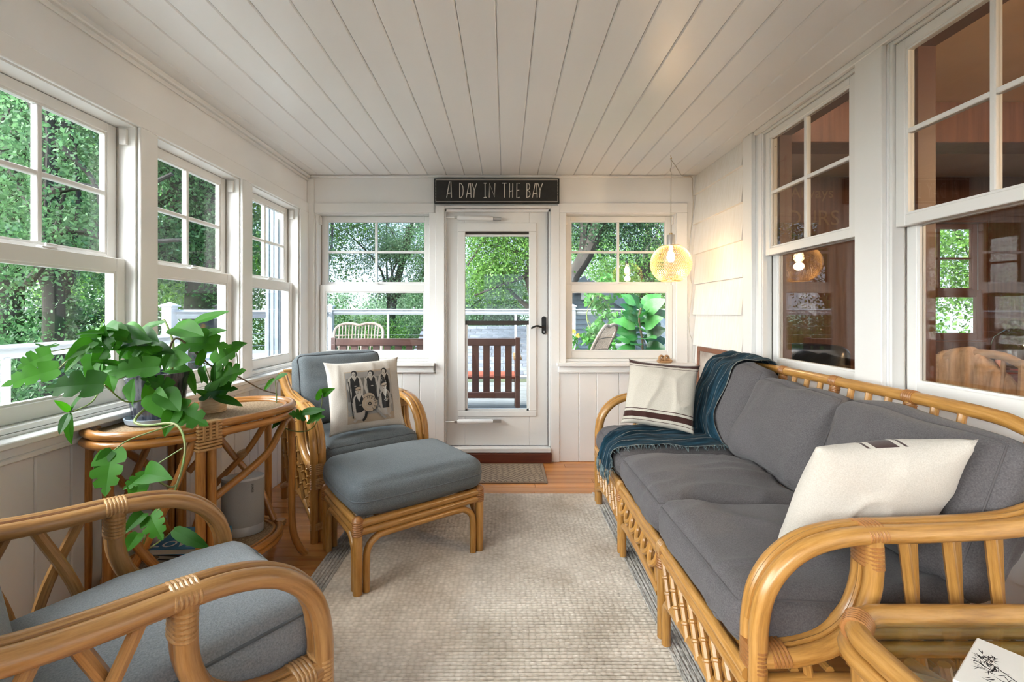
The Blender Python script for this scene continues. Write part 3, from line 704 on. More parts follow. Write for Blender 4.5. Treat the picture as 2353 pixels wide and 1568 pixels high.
for k in range(17):
    yv = -HS+.17+k*(2*HS-.34)/16
    if k in (4, 8, 12):
        MB().tube([(-DS+.036, yv, .70), (-DS-.010, yv, .938)], .018, 10).build('back_post', MAT[RM], sf)
        w = MB(); wrap(w, (-DS+.008, yv, .865), (-DS-.006, yv, .920), .0225, 8); wrap(w, (-DS-.010, yv-.022, .946), (-DS-.010, yv+.022, .946), .027, 5); w.build('binding', MAT[BM_], sf)
    else:
        ztop = .928 if 1 < k < 15 else .885
        MB().tube([(-DS+.035, yv, .70), (-DS-.008, yv, ztop)], .0125, 8).build('back_spindle', MAT[RM], sf)
for z_, r_ in ((.352, .0175), (.318, .0175)):
    MB().tube([(.012, -HS, z_), (.012, HS, z_)], r_, 10).build('front_rail', MAT[RM], sf)
for i, yv in enumerate(LY[1:3]):
    MB().tube([(.012, yv, 0), (.012, yv, .335)], .020, 10).build('leg', MAT[RM], sf)
    w = MB(); wrap(w, (.012, yv, .27), (.012, yv, .33), .0245, 6); w.build('binding', MAT[BM_], sf)
    w = MB(); wrap(w, (.012, yv-.02, .336), (.012, yv+.02, .336), .040, 4, ell=(1, .55), up=(0, 0, 1)); w.build('binding', MAT['bind'], sf)
for i in range(3):
    a, b = LY[i]+.025, LY[i+1]-.025
    if i == 0: P = [(.012, a, .10), (.012, a+.1, .145), (.012, (a+b)/2, .175), (.012, b-.08, .165), (.012, b, .155)]
    else: P = [(.012, a+.016, 0), (.012, a+.016, .10), (.012, a+.03, .150), (.012, a+.075, .172), (.012, (a+b)/2, .180), (.012, b-.08, .168), (.012, b, .155)]
    MB().tube(spline(P, 6), .0175, 10).build('lower_rail', MAT[RM], sf)
    if i == 1:
        n_ = 6
        for k in range(n_):
            y_ = a+.06+k*(b-a-.12)/(n_-1)
            MB().tube(spline([(.010, y_-.035, .312), (.022, y_-.030, .268), (.032, y_, .242), (.022, y_+.032, .262), (.010, y_+.036, .300)], 5), .0125, 8).build('curl', MAT[RM], sf)
            MB().tube([(.006, y_, .245), (.008, y_+.02, .178)], .0115, 8).build('front_spindle', MAT[RM], sf)
    else:
        n_ = 7
        for k in range(n_):
            y_ = a+.045+k*(b-a-.09)/(n_-1)
            bq = MB(); bamboo(bq, (.018, y_-.035, .31), (.022, y_+.040, .175), .0105, 3); bq.build('front_spindle', MAT[RM], sf)
            bq = MB(); bamboo(bq, (.0, y_+.030, .31), (.0, y_-.030, .175), .0095, 3); bq.build('front_spindle', MAT[RM], sf)
for k in range(8): MB().tube([(-.02-k*.09, -HS+.01, .352), (-.02-k*.09, HS-.01, .352)], .011, 8).build('seat_slat', MAT[RM], sf)
cw = (2*HS-.065)/3
for i in range(3):
    yc = -HS+.0325+cw*(i+.5)
    cushion('seat_cushion', (.66, cw-.004, .145), Matrix.Translation((-.295, yc, .4445)) @ Matrix.Rotation(R(-1.2), 4, 'Y'), sf, MAT['fab_sofa'], 20.3+i*3.3, MAT['pipe_s'], puff=.036, rr=.058, wr=.014, wdir=(1.6, 7.5), sag=.008, cuts=40, pr=.0032)
for i, (yc, tilt, rzc, dx) in enumerate(((-.60, 20, 0, 0), (-.055, 22, 3, -.01), (.575, 20, -2, 0))):
    cushion('back_cushion', (.455+(.045 if i == 0 else 0), cw-.03 if i != 2 else cw+.02, .150), Matrix.Translation((-.715+dx, yc, .695+(.022 if i == 0 else 0))) @ Matrix.Rotation(R(rzc), 4, 'Z') @ Matrix.Rotation(R(-90-tilt), 4, 'Y'), sf, MAT['fab_sofa'], 40.9+i*5.7, MAT['pipe_s'], puff=.065, rr=.055, wr=.020, wdir=(2.0, 5), cuts=40, pr=.0032)
# ------------------------------------------------------------------ rug and doormat
def braid_mat(name, c1, c2, sx, sy, rot=0):
    m, nt, b = new_mat(name); L = nt.links.new; b.inputs['Roughness'].default_value = .95; b.inputs['Specular IOR Level'].default_value = .1
    tc = nd(nt, 'ShaderNodeTexCoord'); mp = nd(nt, 'ShaderNodeMapping'); mp.inputs['Scale'].default_value = (sx, sy, 1); mp.inputs['Rotation'].default_value = (0, 0, rot); L(tc.outputs['Object'], mp.inputs[0])
    vo = nd(nt, 'ShaderNodeTexVoronoi'); vo.inputs['Scale'].default_value = 1; vo.inputs['Randomness'].default_value = .55; L(mp.outputs[0], vo.inputs[0])
    nz = nd(nt, 'ShaderNodeTexNoise'); nz.inputs['Scale'].default_value = 3.0; nz.inputs['Detail'].default_value = 5; L(tc.outputs['Object'], nz.inputs[0])
    mx = nd(nt, 'ShaderNodeMath', operation='ADD'); ml = nd(nt, 'ShaderNodeMath', operation='MULTIPLY'); ml.inputs[1].default_value = .45; L(vo.outputs['Distance'], ml.inputs[0]); L(ml.outputs[0], mx.inputs[0]); L(nz.outputs[0], mx.inputs[1])
    rp = nd(nt, 'ShaderNodeValToRGB'); rp.color_ramp.elements[0].position = .45; rp.color_ramp.elements[1].position = .95; rp.color_ramp.elements[0].color = (*c2, 1); rp.color_ramp.elements[1].color = (*c1, 1); L(mx.outputs[0], rp.inputs[0]); L(rp.outputs[0], b.inputs['Base Color'])
    bp = nd(nt, 'ShaderNodeBump'); bp.invert = True; bp.inputs['Strength'].default_value = .9; bp.inputs['Distance'].default_value = .006; L(vo.outputs['Distance'], bp.inputs['Height']); L(bp.outputs[0], b.inputs['Normal'])
    return m
MAT['rug'] = braid_mat('rug_wool', (.46, .39, .31), (.80, .72, .62), 45, 62)
MAT['rugb'] = braid_mat('rug_border_wool', (.28, .26, .23), (.68, .64, .58), 80, 45)
rg = empty('braided_rug', (-.10, 1.9, 0), 0, 'large oatmeal braided rug with a grey braided edge on the plank floor', 'rug')
RX0, RX1, RY0, RY1 = -.93, .72, .35, 3.20; bb = .018
mb = MB(); pit = .0165; y = RY0+.03; nseg = 30
def rug_wob(x, y): return .0015*noise.noise(Vector((x*3, y*3, 2)))
while y < RY1-.02:
    xs = [RX0+6*bb+k*(RX1-RX0-12*bb)/nseg for k in range(nseg+1)]
    V = []; 
    for x in xs:
        dy = .003*noise.noise(Vector((x*1.5, y*2.0, 9))); dz = rug_wob(x, y)
        V += [(x, y+dy, .001), (x, y+dy+pit*.18, .0075+dz), (x, y+dy+pit*.5, .0105+dz), (x, y+dy+pit*.82, .0075+dz), (x, y+dy+pit, .001)]
    Fc = [[k*5+j, (k+1)*5+j, (k+1)*5+j+1, k*5+j+1] for k in range(nseg) for j in range(4)]
    mb.add(V, Fc); y += pit
tag(mb.build('braid_field', MAT['rug'], rg, world=True), kind='stuff')
for s, x0 in ((1, RX0), (-1, RX1)):
    for k in range(6):
        x = x0+s*(k+.5)*bb
        P = [(x+.0015*noise.noise(Vector((yy_*2, x*9, 4))), yy_, .006) for yy_ in [RY0+j*(RY1-RY0)/40 for j in range(41)]]
        MB().tube(P, .0085, 8, ell=(.72, 1.05), up=(0, 0, 1)).build('border_braid', MAT['rugb'], rg, world=True)
def mat_weave(name):
    m, nt, b = new_mat(name); L = nt.links.new; b.inputs['Roughness'].default_value = .95
    tc = nd(nt, 'ShaderNodeTexCoord'); mp = nd(nt, 'ShaderNodeMapping'); mp.inputs['Rotation'].default_value = (0, 0, R(45)); mp.inputs['Scale'].default_value = (28, 28, 28); L(tc.outputs['Object'], mp.inputs[0])
    br = nd(nt, 'ShaderNodeTexBrick'); br.inputs['Scale'].default_value = 1; br.inputs['Mortar Size'].default_value = .06; br.inputs['Brick Width'].default_value = 2.0; br.inputs['Row Height'].default_value = .85
    br.inputs['Color1'].default_value = (.36, .27, .18, 1); br.inputs['Color2'].default_value = (.30, .22, .15, 1); br.inputs['Mortar'].default_value = (.05, .032, .02, 1); L(mp.outputs[0], br.inputs[0]); L(br.outputs['Color'], b.inputs['Base Color'])
    bp = nd(nt, 'ShaderNodeBump'); bp.inputs['Strength'].default_value = .8; bp.invert = True; bp.inputs['Distance'].default_value = .005; L(br.outputs['Fac'], bp.inputs['Height']); L(bp.outputs[0], b.inputs['Normal'])
    return m
MAT['dmat'] = mat_weave('doormat_weave'); MAT['dmatb'] = mat('doormat_border', (.24, .17, .115), .95, (.30, .22, .15), (200, 200, 200), bump=.4)
dm = empty('doormat', (-.055, 3.61, 0), 0, 'tan doormat with a diamond weave in front of the deck door', 'doormat')
MB().box(-.35, .35, -.20, .185, .0, .011, c=.003).build('weave', MAT['dmat'], dm, smooth=False)
MB().box(-.375, .375, -.222, -.20, 0, .010, c=.003).box(-.375, .375, .185, .205, 0, .010, c=.003).box(-.375, -.35, -.20, .185, 0, .010, c=.003).box(.35, .375, -.20, .185, 0, .010, c=.003).build('border', MAT['dmatb'], dm, smooth=False)

# ------------------------------------------------------------------ oval console table
ta = math.atan2(.855, .52)
ct = empty('rattan_console_table', (-1.395, 2.10, 0), ta, 'oval two-tier rattan console table with woven top under the left windows', 'table')
# local x = long axis (away from camera), local y = towards the wall; -y faces the room
A, B_ = .405, .255
def oval(a, b, z, n=48, p=2.35):
    return [(a*math.copysign(abs(math.cos(t))**(2/p), math.cos(t)), b*math.copysign(abs(math.sin(t))**(2/p), math.sin(t)), z) for t in [2*math.pi*k/n for k in range(n)]]
MAT['weave'] = mat('woven_cane', (.20, .12, .06), .8, (.42, .30, .18), (120, 120, 10), 3, .35, .65, .6, (160, 160, 10))
def disc(name, a, b, z0, z1, m):
    o = oval(a, b, 0); return MB().prism([(p[0], p[1]) for p in o], z0, z1).build(name, m, ct)
disc('top_mat', A-.006, B_-.006, .786, .797, MAT['weave'])
for a, b, z_, r_ in ((A, B_, .803, .0175), (A+.004, B_+.004, .767, .0175), (A-.030, B_-.030, .801, .009)):
    MB().tube(oval(a, b, z_), r_, 12, closed=True).build('rim', MAT['rattan_t'], ct)
disc('shelf_mat', .335, .205, .170, .180, MAT['weave'])
for a, b, z_, r_ in ((.345, .212, .178, .016), (.345, .212, .150, .014), (.318, .188, .184, .008)):
    MB().tube(oval(a, b, z_, 40), r_, 10, closed=True).build('shelf_rim', MAT['rattan_t'], ct)
for s in (-1, 1):                                            # paired posts at the middle of the front and back
    xm = -.10 if s < 0 else 0
    for dx in (xm-.021, xm+.021):
        MB().tube([(dx, s*(B_-.012), .78), (dx, s*(B_-.012), .4), (dx, s*(B_-.012), 0)], .0185, 12).build('post', MAT['rattan_t'], ct)
    MB().tube([(xm, s*(B_-.045), .78), (xm, s*(B_-.045), 0)], .017, 10).build('post', MAT['rattan_t'], ct)
    wv = MB()
    for k in range(9): wv.box(xm-.047+.001*(k % 2), xm+.047, s*(B_+.026), s*(B_-.02), .706+k*.0135, .7165+k*.0135, c=.003)
    for k in range(3): wv.box(xm-.030+k*.024, xm-.018+k*.024, s*(B_+.0285), s*(B_+.02), .752, .822, c=.002)
    wv.build('binding', MAT['bind'], ct, smooth=False)
for sx in (-1, 1):                                           # end legs that splay at the foot, arches and crossed poles
    for sy in (-1, 1):
        ex, ey = sx*.375, sy*.105
        P = [(ex, ey, .755), (ex*1.01, ey, .55), (ex*1.01, ey, .25), (ex*1.03, ey*1.05, .12), (ex*1.10, ey*1.18, .04), (ex*1.17, ey*1.30, .0)]
        MB().tube(spline(P, 6), .0175, 12).build('leg', MAT['rattan_t'], ct)
        if sx < 0 and sy < 0:
            MB().tube(spline([(-.14, -.232, .755), (-.22, -.200, .52), (-.32, -.135, .26), (-.365, -.100, .08)], 6), .0165, 10).build('brace_pole', MAT['rattan_t'], ct)
            MB().tube(spline([(-.385, -.07, .755), (-.365, -.115, .52), (-.29, -.165, .34), (-.20, -.198, .19)], 6), .0165, 10).build('brace_pole', MAT['rattan_t'], ct)
            continue
        x0_ = -.084 if sy < 0 else sx*.045
        Q = [(x0_, sy*(B_-.02), .48), (sx*.16, sy*(B_-.035), .60), (sx*.27, sy*(B_-.075), .70), (sx*.335, sy*(B_-.12), .733), (sx*.372, sy*.115, .700), (sx*.378, sy*.105, .62)]
        MB().tube(spline(Q, 6), .0165, 10).build('arch_pole', MAT['rattan_t'], ct)
    X1 = [(sx*.09, .205, .765), (sx*.20, .150, .56), (sx*.30, .06, .36), (sx*.335, -.02, .19)]
    X2 = [(sx*.365, .03, .765), (sx*.27, .10, .56), (sx*.12, .17, .38), (sx*.05, .19, .20)]
    MB().tube(spline(X1, 6), .015, 10).build('cross_pole', MAT['rattan_t'], ct); MB().tube(spline(X2, 6), .015, 10).build('cross_pole', MAT['rattan_t'], ct)
    w = MB(); wrap(w, (sx*.24, .115, .555), (sx*.25, .11, .525), .024, 3); w.build('binding', MAT['bind'], ct)
    w = MB(); wrap(w, (sx*.352, -.05, .165), (sx*.352, -.05, .195), .024, 3); w.build('binding', MAT['bind'], ct)

# speaker on the lower shelf
MAT['spk'] = mat('speaker_grille', (.30, .295, .285), .7, (.36, .355, .345), (900, 900, 900), bump=.5, bscale=(1400, 1400, 1400)); MAT['spkt'] = mat('speaker_plastic', (.48, .485, .49), .45)
sk = empty('speaker', (-1.300, 2.262, .1815), R(20), 'light grey oval loudspeaker standing on the lower shelf of the console table', 'speaker')
MB().lathe([(.090, 0), (.094, .004), (.094, .045)], 40, sy=.66).build('base', MAT['spkt'], sk)
MB().lathe([(.094, .045), (.0945, .15), (.0945, .268)], 40, sy=.66).build('grille', MAT['spk'], sk)
MB().lathe([(.0945, .268), (.0945, .276), (.092, .279), (.085, .276), (0.0, .275)], 40, sy=.66).build('top', MAT['spkt'], sk)
def text_mb(s, size, depth=.0006):
    cu = bpy.data.curves.new('t', 'FONT'); cu.body = s; cu.size = size; cu.extrude = depth; cu.resolution_u = 3; cu.align_x = 'CENTER'; cu.align_y = 'CENTER'
    ob = bpy.data.objects.new('t', cu); COL.objects.link(ob); bpy.context.view_layer.update()
    me = bpy.data.meshes.new_from_object(ob); bpy.data.objects.remove(ob); bpy.data.curves.remove(cu)
    mb = MB(); mb.add([v.co.copy() for v in me.vertices], [list(p.vertices) for p in me.polygons]); bpy.data.meshes.remove(me); return mb
def put_text(s, size, M4, m, parent, name='lettering', depth=.0006):
    mb = text_mb(s, size, depth); mb.v = [tuple(M4 @ Vector(v)) for v in mb.v]; return mb.build(name, m, parent, smooth=False)
a_ = R(-58); px_, py_ = .0945*math.cos(a_), .0945*.66*math.sin(a_)
nrm = Vector((math.cos(a_)/.0945, math.sin(a_)/(.0945*.66), 0)).normalized()
mz = Matrix((nrm.cross(Vector((0, 0, 1)))*-1, Vector((0, 0, 1)), nrm)).transposed().to_4x4(); mz.translation = Vector((px_, py_, .232))+nrm*.001
put_text('SONOS', .0125, mz @ Matrix.Rotation(R(90), 4, 'Z'), MAT['signb'], sk, 'lettering')
MB().box(-.012, -.006, -.012, -.006, .2755, .2765).box(.014, .022, -.02, -.014, .2755, .2765).build('status_light', MAT['trimw'], sk, smooth=False)

# stack of books on the lower shelf
MAT['paper'] = mat('book_paper', (.72, .69, .62), .8); MAT['bk_blue'] = mat('book_blue', (.02, .16, .34), .3, (.03, .22, .42), (8, 8, 8)); MAT['bk_red'] = mat('book_orange', (.62, .09, .03), .4); MAT['bk_black'] = mat('book_black', (.012, .012, .014), .35); MAT['bk_white'] = mat('book_white', (.62, .61, .58), .4)
MAT['pink'] = mat('rose_print', (.75, .20, .22), .35, (.80, .55, .55), (60, 60, 60))
z_ = .1815
for nm, lab, cov, (lx, ly, lz), rz_, ttl in (('book', 'white paperback at the bottom of the stack on the console shelf', 'bk_white', (.24, .165, .022), -8, ('I', .02)),
        ('book', 'black paperback second in the stack on the console shelf', 'bk_black', (.225, .155, .020), -4, None),
        ('book', 'orange spined paperback under the blue book on the console shelf', 'bk_red', (.22, .15, .018), -6, ('TAL', .014)),
        ('book', 'large blue hardback with pink flowers and white script on top of the stack', 'bk_blue', (.235, .205, .026), 3, None)):
    bk = empty(nm, (-1.398 if cov == 'bk_blue' else -1.380, 2.035, z_), R(rz_), lab, 'book', 'books on the console shelf')
    MB().box(-lx/2+.003, lx/2-.003, -ly/2+.003, ly/2-.003, .0025, lz-.0025).build('pages', MAT['paper'], bk, smooth=False)
    cb = MB().box(-lx/2, lx/2, -ly/2, ly/2, 0, .0025).box(-lx/2, lx/2, -ly/2, ly/2, lz-.0025, lz).box(lx/2-.0025, lx/2, -ly/2, ly/2, .0025, lz-.0025)
    cv = cb.build('cover', MAT[cov], bk, smooth=False)
    if ttl: put_text(ttl[0], ttl[1], Matrix(((0, 0, 1, lx/2+.0002), (1, 0, 0, ly*.25), (0, 1, 0, lz/2), (0, 0, 0, 1))), MAT['trimw'] if cov != 'bk_white' else MAT['signb'], bk, depth=.0003)
    if cov == 'bk_blue':
        pk = MB()
        for k in range(26):
            a = random.uniform(0, 6.28); r = .035*math.sqrt(random.random()); pk.lathe([(.012, lz+.0002+.00002*k), (0, lz+.0004+.00002*k)], 7, (.03+r*math.cos(a)*1.2, .03+r*math.sin(a), 0))
        pk.build('flower_print', MAT['pink'], bk, smooth=False)
        put_text('LOVE', .075, Matrix.Translation((-.035, -.06, lz+.0002)) @ Matrix.Shear('XZ', 4, (0, 0)) @ Matrix.Rotation(R(0), 4, 'Z'), MAT['trimw'], bk, depth=.0003)
    z_ += lz+.0003

# ------------------------------------------------------------------ pot plant
MAT['leaf'] = leaf_mat('philodendron_leaf', (.020, .095, .008), (.060, .235, .018), .5, .30, False, spec=.22)
MAT['stem'] = mat('plant_stem', (.14, .25, .05), .5, (.22, .22, .08), (20, 20, 20)); MAT['soil'] = mat('soil', (.02, .013, .008), .95)
MAT['pot'] = mat('glazed_pot', (.022, .025, .035), .18, (.10, .10, .12), (60, 60, 3), 3, .4, .7, coat=.6)
MAT['saucer'] = mat('saucer_glaze', (.36, .42, .50), .3); MAT['stemb'] = mat('brown_stem', (.12, .08, .04), .6)
def leaf_outline(kind):
    if kind == 'heart': h = [(0, 0), (.10, .06), (.24, .07), (.33, .0), (.40, .16), (.42, .34), (.36, .54), (.24, .74), (.10, .90), (0, 1)]; h = [(0, .06), (.10, .0), (.22, -.04), (.34, .06), (.40, .24), (.38, .44), (.29, .64), (.17, .82), (.06, .95), (0, 1)]
    elif kind == 'split': h = [(0, .04), (.12, -.03), (.28, -.04), (.40, .08), (.45, .24), (.43, .33), (.20, .27), (.13, .29), (.20, .33), (.42, .42), (.42, .54), (.36, .60), (.16, .50), (.11, .53), (.17, .57), (.34, .68), (.28, .80), (.20, .80), (.09, .72), (.07, .76), (.13, .86), (.06, .95), (0, 1)]
    else: h = [(0, .03), (.08, .0), (.16, .12), (.20, .32), (.19, .55), (.13, .78), (.05, .94), (0, 1)]
    return h
def leaf_mesh(kind, seed, fold=.25, curl=.22, asym=False, wide=.74):
    rr_ = random.Random(seed); h = leaf_outline(kind); V = []; Fc = []
    sub = []
    for (x0, y0_), (x1, y1_) in zip(h[:-1], h[1:]):
        for k in range(2): sub.append((x0+(x1-x0)*k/2, y0_+(y1_-y0_)*k/2))
    sub.append(h[-1])
    ph = rr_.uniform(0, 6)
    def P(x, y, z=0):
        zz = abs(x)*fold-curl*(y*y)+.03*math.sin(9*y+ph)*abs(x)*3
        return (x, y, zz+z)
    for side in (1, -1):
        hh = sub if side == 1 or not asym else [(x, y) for x, y in sub]
        b0 = len(V)
        for x, y in hh:                                   # midrib point, half-way, edge
            ym = max(0, min(1, y)); x *= wide; V += [P(0, ym), P(side*x*.5, (y+ym)/2), P(side*x, y)]
        for k in range(len(hh)-1):
            for j in range(2):
                q = [b0+k*3+j, b0+k*3+j+1, b0+(k+1)*3+j+1, b0+(k+1)*3+j]; Fc.append(q if side == 1 else q[::-1])
    mb = MB(); mb.add(V, Fc); return mb.mesh('leaf', MAT['leaf'], True, 70)
LEAF = {k: [leaf_mesh(k, 10*i+s, .18+.1*s, .10+.12*s) for s in range(3)] for i, k in enumerate(('heart', 'split', 'lance'))}
def place_leaf(parent, base, tip_dir, size, nrm, kind='split', var=0, name='leaf', meshes=None):
    y = Vector(tip_dir).normalized(); z = Vector(nrm); z = (z-y*z.dot(y)).normalized(); x = y.cross(z)
    m = Matrix((x*size, y*size, z*size)).transposed().to_4x4(); m.translation = Vector(base)
    return link(name, (meshes or LEAF)[kind][var % 3], parent, WM[parent.name].inverted() @ m)
pp = empty('potted_plant', (-1.512, 1.985, .798), 0, 'trailing split-leaf plant in a dark ribbed pot on the console table', 'potted plant')
prof = [(.0, .016), (.085, .016), (.089, .03), (.098, .10), (.110, .185), (.118, .20), (.118, .215), (.108, .215), (.104, .19), (.0, .188)]
potm = MB(); n = 64; base = 0
for (r, z) in prof:
    for k in range(n):
        rib = 1+(.022*math.cos(k*2*math.pi/n*22) if (.02 < z < .19 and r > .08) else 0)
        a = 2*math.pi*k/n; potm.v.append((r*rib*math.cos(a), r*rib*math.sin(a), z))
for i in range(len(prof)-1):
    for k in range(n):
        k2 = (k+1) % n; potm.f.append([i*n+k, i*n+k2, (i+1)*n+k2, (i+1)*n+k]); potm.mi.append(0); potm.uv.append([(0, 0)]*4)
potm.build('pot', MAT['pot'], pp); MB().lathe([(.0, .189), (.105, .189), (.105, .1895), (0, .1900)], 24).build('soil', MAT['soil'], pp)
MB().lathe([(.0, .0), (.098, .0), (.112, .008), (.118, .028), (.112, .028), (.104, .014), (.0, .014)], 40).build('saucer', MAT['saucer'], pp)
PC = Vector((-1.512, 1.985, 1.0))
def stem(parent, pts, r=.004, m='stem', k=6):
    P = spline(pts, k); MB().tube(P, [r*(1-.45*i/len(P)) for i in range(len(P))], 7).build('stem', MAT[m], parent, world=True)
# leaves: photo position of the leaf base, of its tip, depth, kind
leaves = [ # base            tip           depth  kind    facing
 ((134, 848), (8, 880), 1.72, 'split', 0), ((118, 812), (35, 842), 1.75, 'split', 1), ((112, 800), (100, 782), 1.76, 'split', 0), ((238, 882), (105, 888), 1.70, 'split', 0),
 ((205, 795), (140, 850), 1.85, 'lance', 1), ((215, 785), (158, 812), 1.88, 'heart', 0), ((232, 768), (205, 770), 1.95, 'heart', 1), ((240, 752), (258, 748), 1.98, 'heart', 0), ((245, 795), (228, 770), 1.9, 'heart', 1),
 ((278, 770), (300, 800), 2.02, 'heart', 0), ((262, 778), (318, 775), 2.0, 'heart', 1), ((300, 775), (330, 790), 2.05, 'heart', 0), ((322, 758), (372, 736), 2.05, 'lance', 0), ((335, 775), (300, 822), 2.0, 'heart', 1),
 ((330, 800), (282, 838), 1.9, 'lance', 0), ((365, 842), (252, 852), 1.78, 'split', 0), ((372, 808), (318, 812), 1.95, 'heart', 1), ((350, 805), (378, 800), 1.98, 'heart', 0), ((372, 822), (392, 812), 2.02, 'heart', 1),
 ((310, 845), (238, 850), 1.92, 'heart', 1), ((225, 830), (205, 890), 1.80, 'heart', 1), ((300, 925), (300, 880), 1.82, 'heart', 0), ((355, 930), (335, 890), 1.84, 'heart', 0), ((352, 905), (372, 950), 1.80, 'heart', 1),
 ((395, 890), (330, 868), 1.84, 'split', 0), ((398, 940), (462, 968), 1.78, 'split', 0), ((402, 945), (382, 982), 1.77, 'heart', 1), ((372, 900), (405, 935), 1.80, 'heart', 0),
 ((163, 948), (175, 905), 1.62, 'lance', 0), ((160, 950), (152, 1015), 1.62, 'lance', 1), ((158, 950), (136, 992), 1.62, 'lance', 0), ((160, 945), (138, 925), 1.63, 'lance', 1),
 ((415, 790), (500, 780), 2.05, 'split', 0), ((440, 745), (515, 712), 2.12, 'lance', 0), ((452, 778), (500, 752), 2.10, 'lance', 1), ((432, 848), (445, 895), 2.05, 'lance', 1), ((458, 845), (475, 880), 2.08, 'lance', 0),
 ((493, 838), (535, 800), 2.15, 'split', 0), ((536, 800), (552, 790), 2.16, 'heart', 1), ((490, 875), (552, 850), 2.14, 'split', 0), ((455, 840), (470, 800), 2.08, 'lance', 1),
 ((258, 1035), (228, 1065), 1.58, 'heart', 0), ((258, 1035), (238, 1132), 1.58, 'split', 1), ((335, 1092), (285, 1120), 1.55, 'split', 0), ((330, 1090), (362, 1088), 1.55, 'heart', 1), ((320, 1105), (312, 1145), 1.56, 'heart', 0),
 ((345, 1185), (365, 1232), 1.50, 'split', 0), ((330, 1180), (300, 1205), 1.50, 'heart', 1), ((318, 1225), (290, 1265), 1.50, 'heart', 0), ((398, 1218), (466, 1253), 1.48, 'lance', 0),
 ((630, 870), (608, 892), 2.42, 'lance', 0), ((632, 872), (655, 858), 2.42, 'lance', 1), ((738, 915), (728, 895), 2.28, 'heart', 0), ((742, 905), (756, 898), 2.28, 'heart', 1), ((700, 958), (668, 950), 2.30, 'split', 0), ((712, 962), (735, 955), 2.30, 'split', 1), ((655, 958), (632, 972), 2.32, 'heart', 0), ((690, 950), (740, 940), 2.30, 'lance', 0)]
rl = random.Random(11)
for k in range(28):                                       # the dense middle of the plant
    bx_, by_ = rl.uniform(205, 400), rl.uniform(750, 850); an = rl.uniform(-.5, 3.6); ll = rl.uniform(28, 58)
    leaves.append(((bx_, by_), (bx_+ll*math.cos(an), by_+ll*math.sin(an)*.8), rl.uniform(1.93, 2.10), rl.choice(['heart', 'lance', 'heart', 'split']), k % 2))
for i, (b_, t_, Yd, kd, fc) in enumerate(leaves):
    Yd = min(Yd, 1.60*FPX/(VX-min(b_[0], t_[0]))-.02)           # stay on the room side of the glass
    p0, p1 = at(b_[0], b_[1], Yd), at(t_[0], t_[1], Yd-.03+rl.uniform(-.05, .0))
    d = p1-p0; ln = d.length
    size = max(ln*1.08, .065) if kd != 'lance' else max(ln*1.05, .08)
    if kd == 'heart': size = max(ln*1.15, .075)
    nr = Vector((.25+rl.uniform(-.3, .3), -.72, .65 if fc == 0 else .35)) + Vector((rl.uniform(-.25, .25), 0, rl.uniform(-.2, .2)))
    place_leaf(pp, p0, d, size, nr, kd, i)
def S(*a, r=.004, m='stem'): stem(pp, [at(q[0], q[1], min(q[2], 1.62*FPX/(VX-q[0]))) for q in a], r, m)
S((345, 850, 1.98), (330, 800, 1.93), (270, 790, 1.85), (190, 800, 1.78), (136, 847, 1.72)); S((340, 850, 1.97), (300, 815, 1.9), (240, 790, 1.82), (118, 808, 1.75), r=.003)
S((350, 850, 1.98), (320, 810, 1.92), (265, 790, 1.86), (215, 772, 1.9), r=.007, m='stemb'); S((400, 890, 1.86), (300, 925, 1.80), (240, 885, 1.72), r=.004)
S((345, 850, 1.98), (250, 880, 1.80), (210, 925, 1.66), (163, 948, 1.62), r=.0035); S((350, 852, 1.98), (300, 835, 1.92), (240, 770, 1.95), r=.003); S((355, 850, 1.99), (320, 790, 2.02), (262, 760, 2.0), r=.003)
S((395, 850, 2.0), (398, 790, 2.04), (380, 740, 2.06), (372, 736, 2.06), r=.006); S((350, 925, 1.86), (310, 965, 1.76), (335, 978, 1.70), (402, 975, 1.66), (425, 1020, 1.62), (415, 1090, 1.58), (395, 1120, 1.56), (345, 1095, 1.55), r=.0055)
S((415, 1090, 1.58), (395, 1140, 1.53), (350, 1190, 1.50), (330, 1250, 1.49), r=.004); S((402, 975, 1.66), (300, 1010, 1.60), (262, 1035, 1.58), r=.003); S((420, 1030, 1.62), (340, 1080, 1.57), (300, 1100, 1.56), r=.0025); S((345, 1260, 1.5), (380, 1235, 1.48), (400, 1217, 1.48), r=.0025)
S((380, 850, 2.0), (400, 780, 2.03), (440, 800, 2.06), (490, 845, 2.14), (545, 865, 2.2), (600, 895, 2.36), (635, 905, 2.42), r=.005, m='stemb'); S((440, 800, 2.06), (470, 835, 2.08), (490, 840, 2.14), r=.003); S((380, 850, 2.0), (420, 800, 2.05), (450, 745, 2.12), r=.003); S((490, 845, 2.14), (540, 850, 2.17), (545, 820, 2.16), (537, 800, 2.16), r=.003)
S((635, 905, 2.42), (632, 875, 2.42), r=.0025); S((635, 905, 2.42), (640, 970, 2.36), (680, 992, 2.30), (720, 982, 2.28), (738, 935, 2.28), (740, 908, 2.28), r=.0035); S((440, 800, 2.06), (452, 770, 2.1), (460, 755, 2.1), r=.0025)

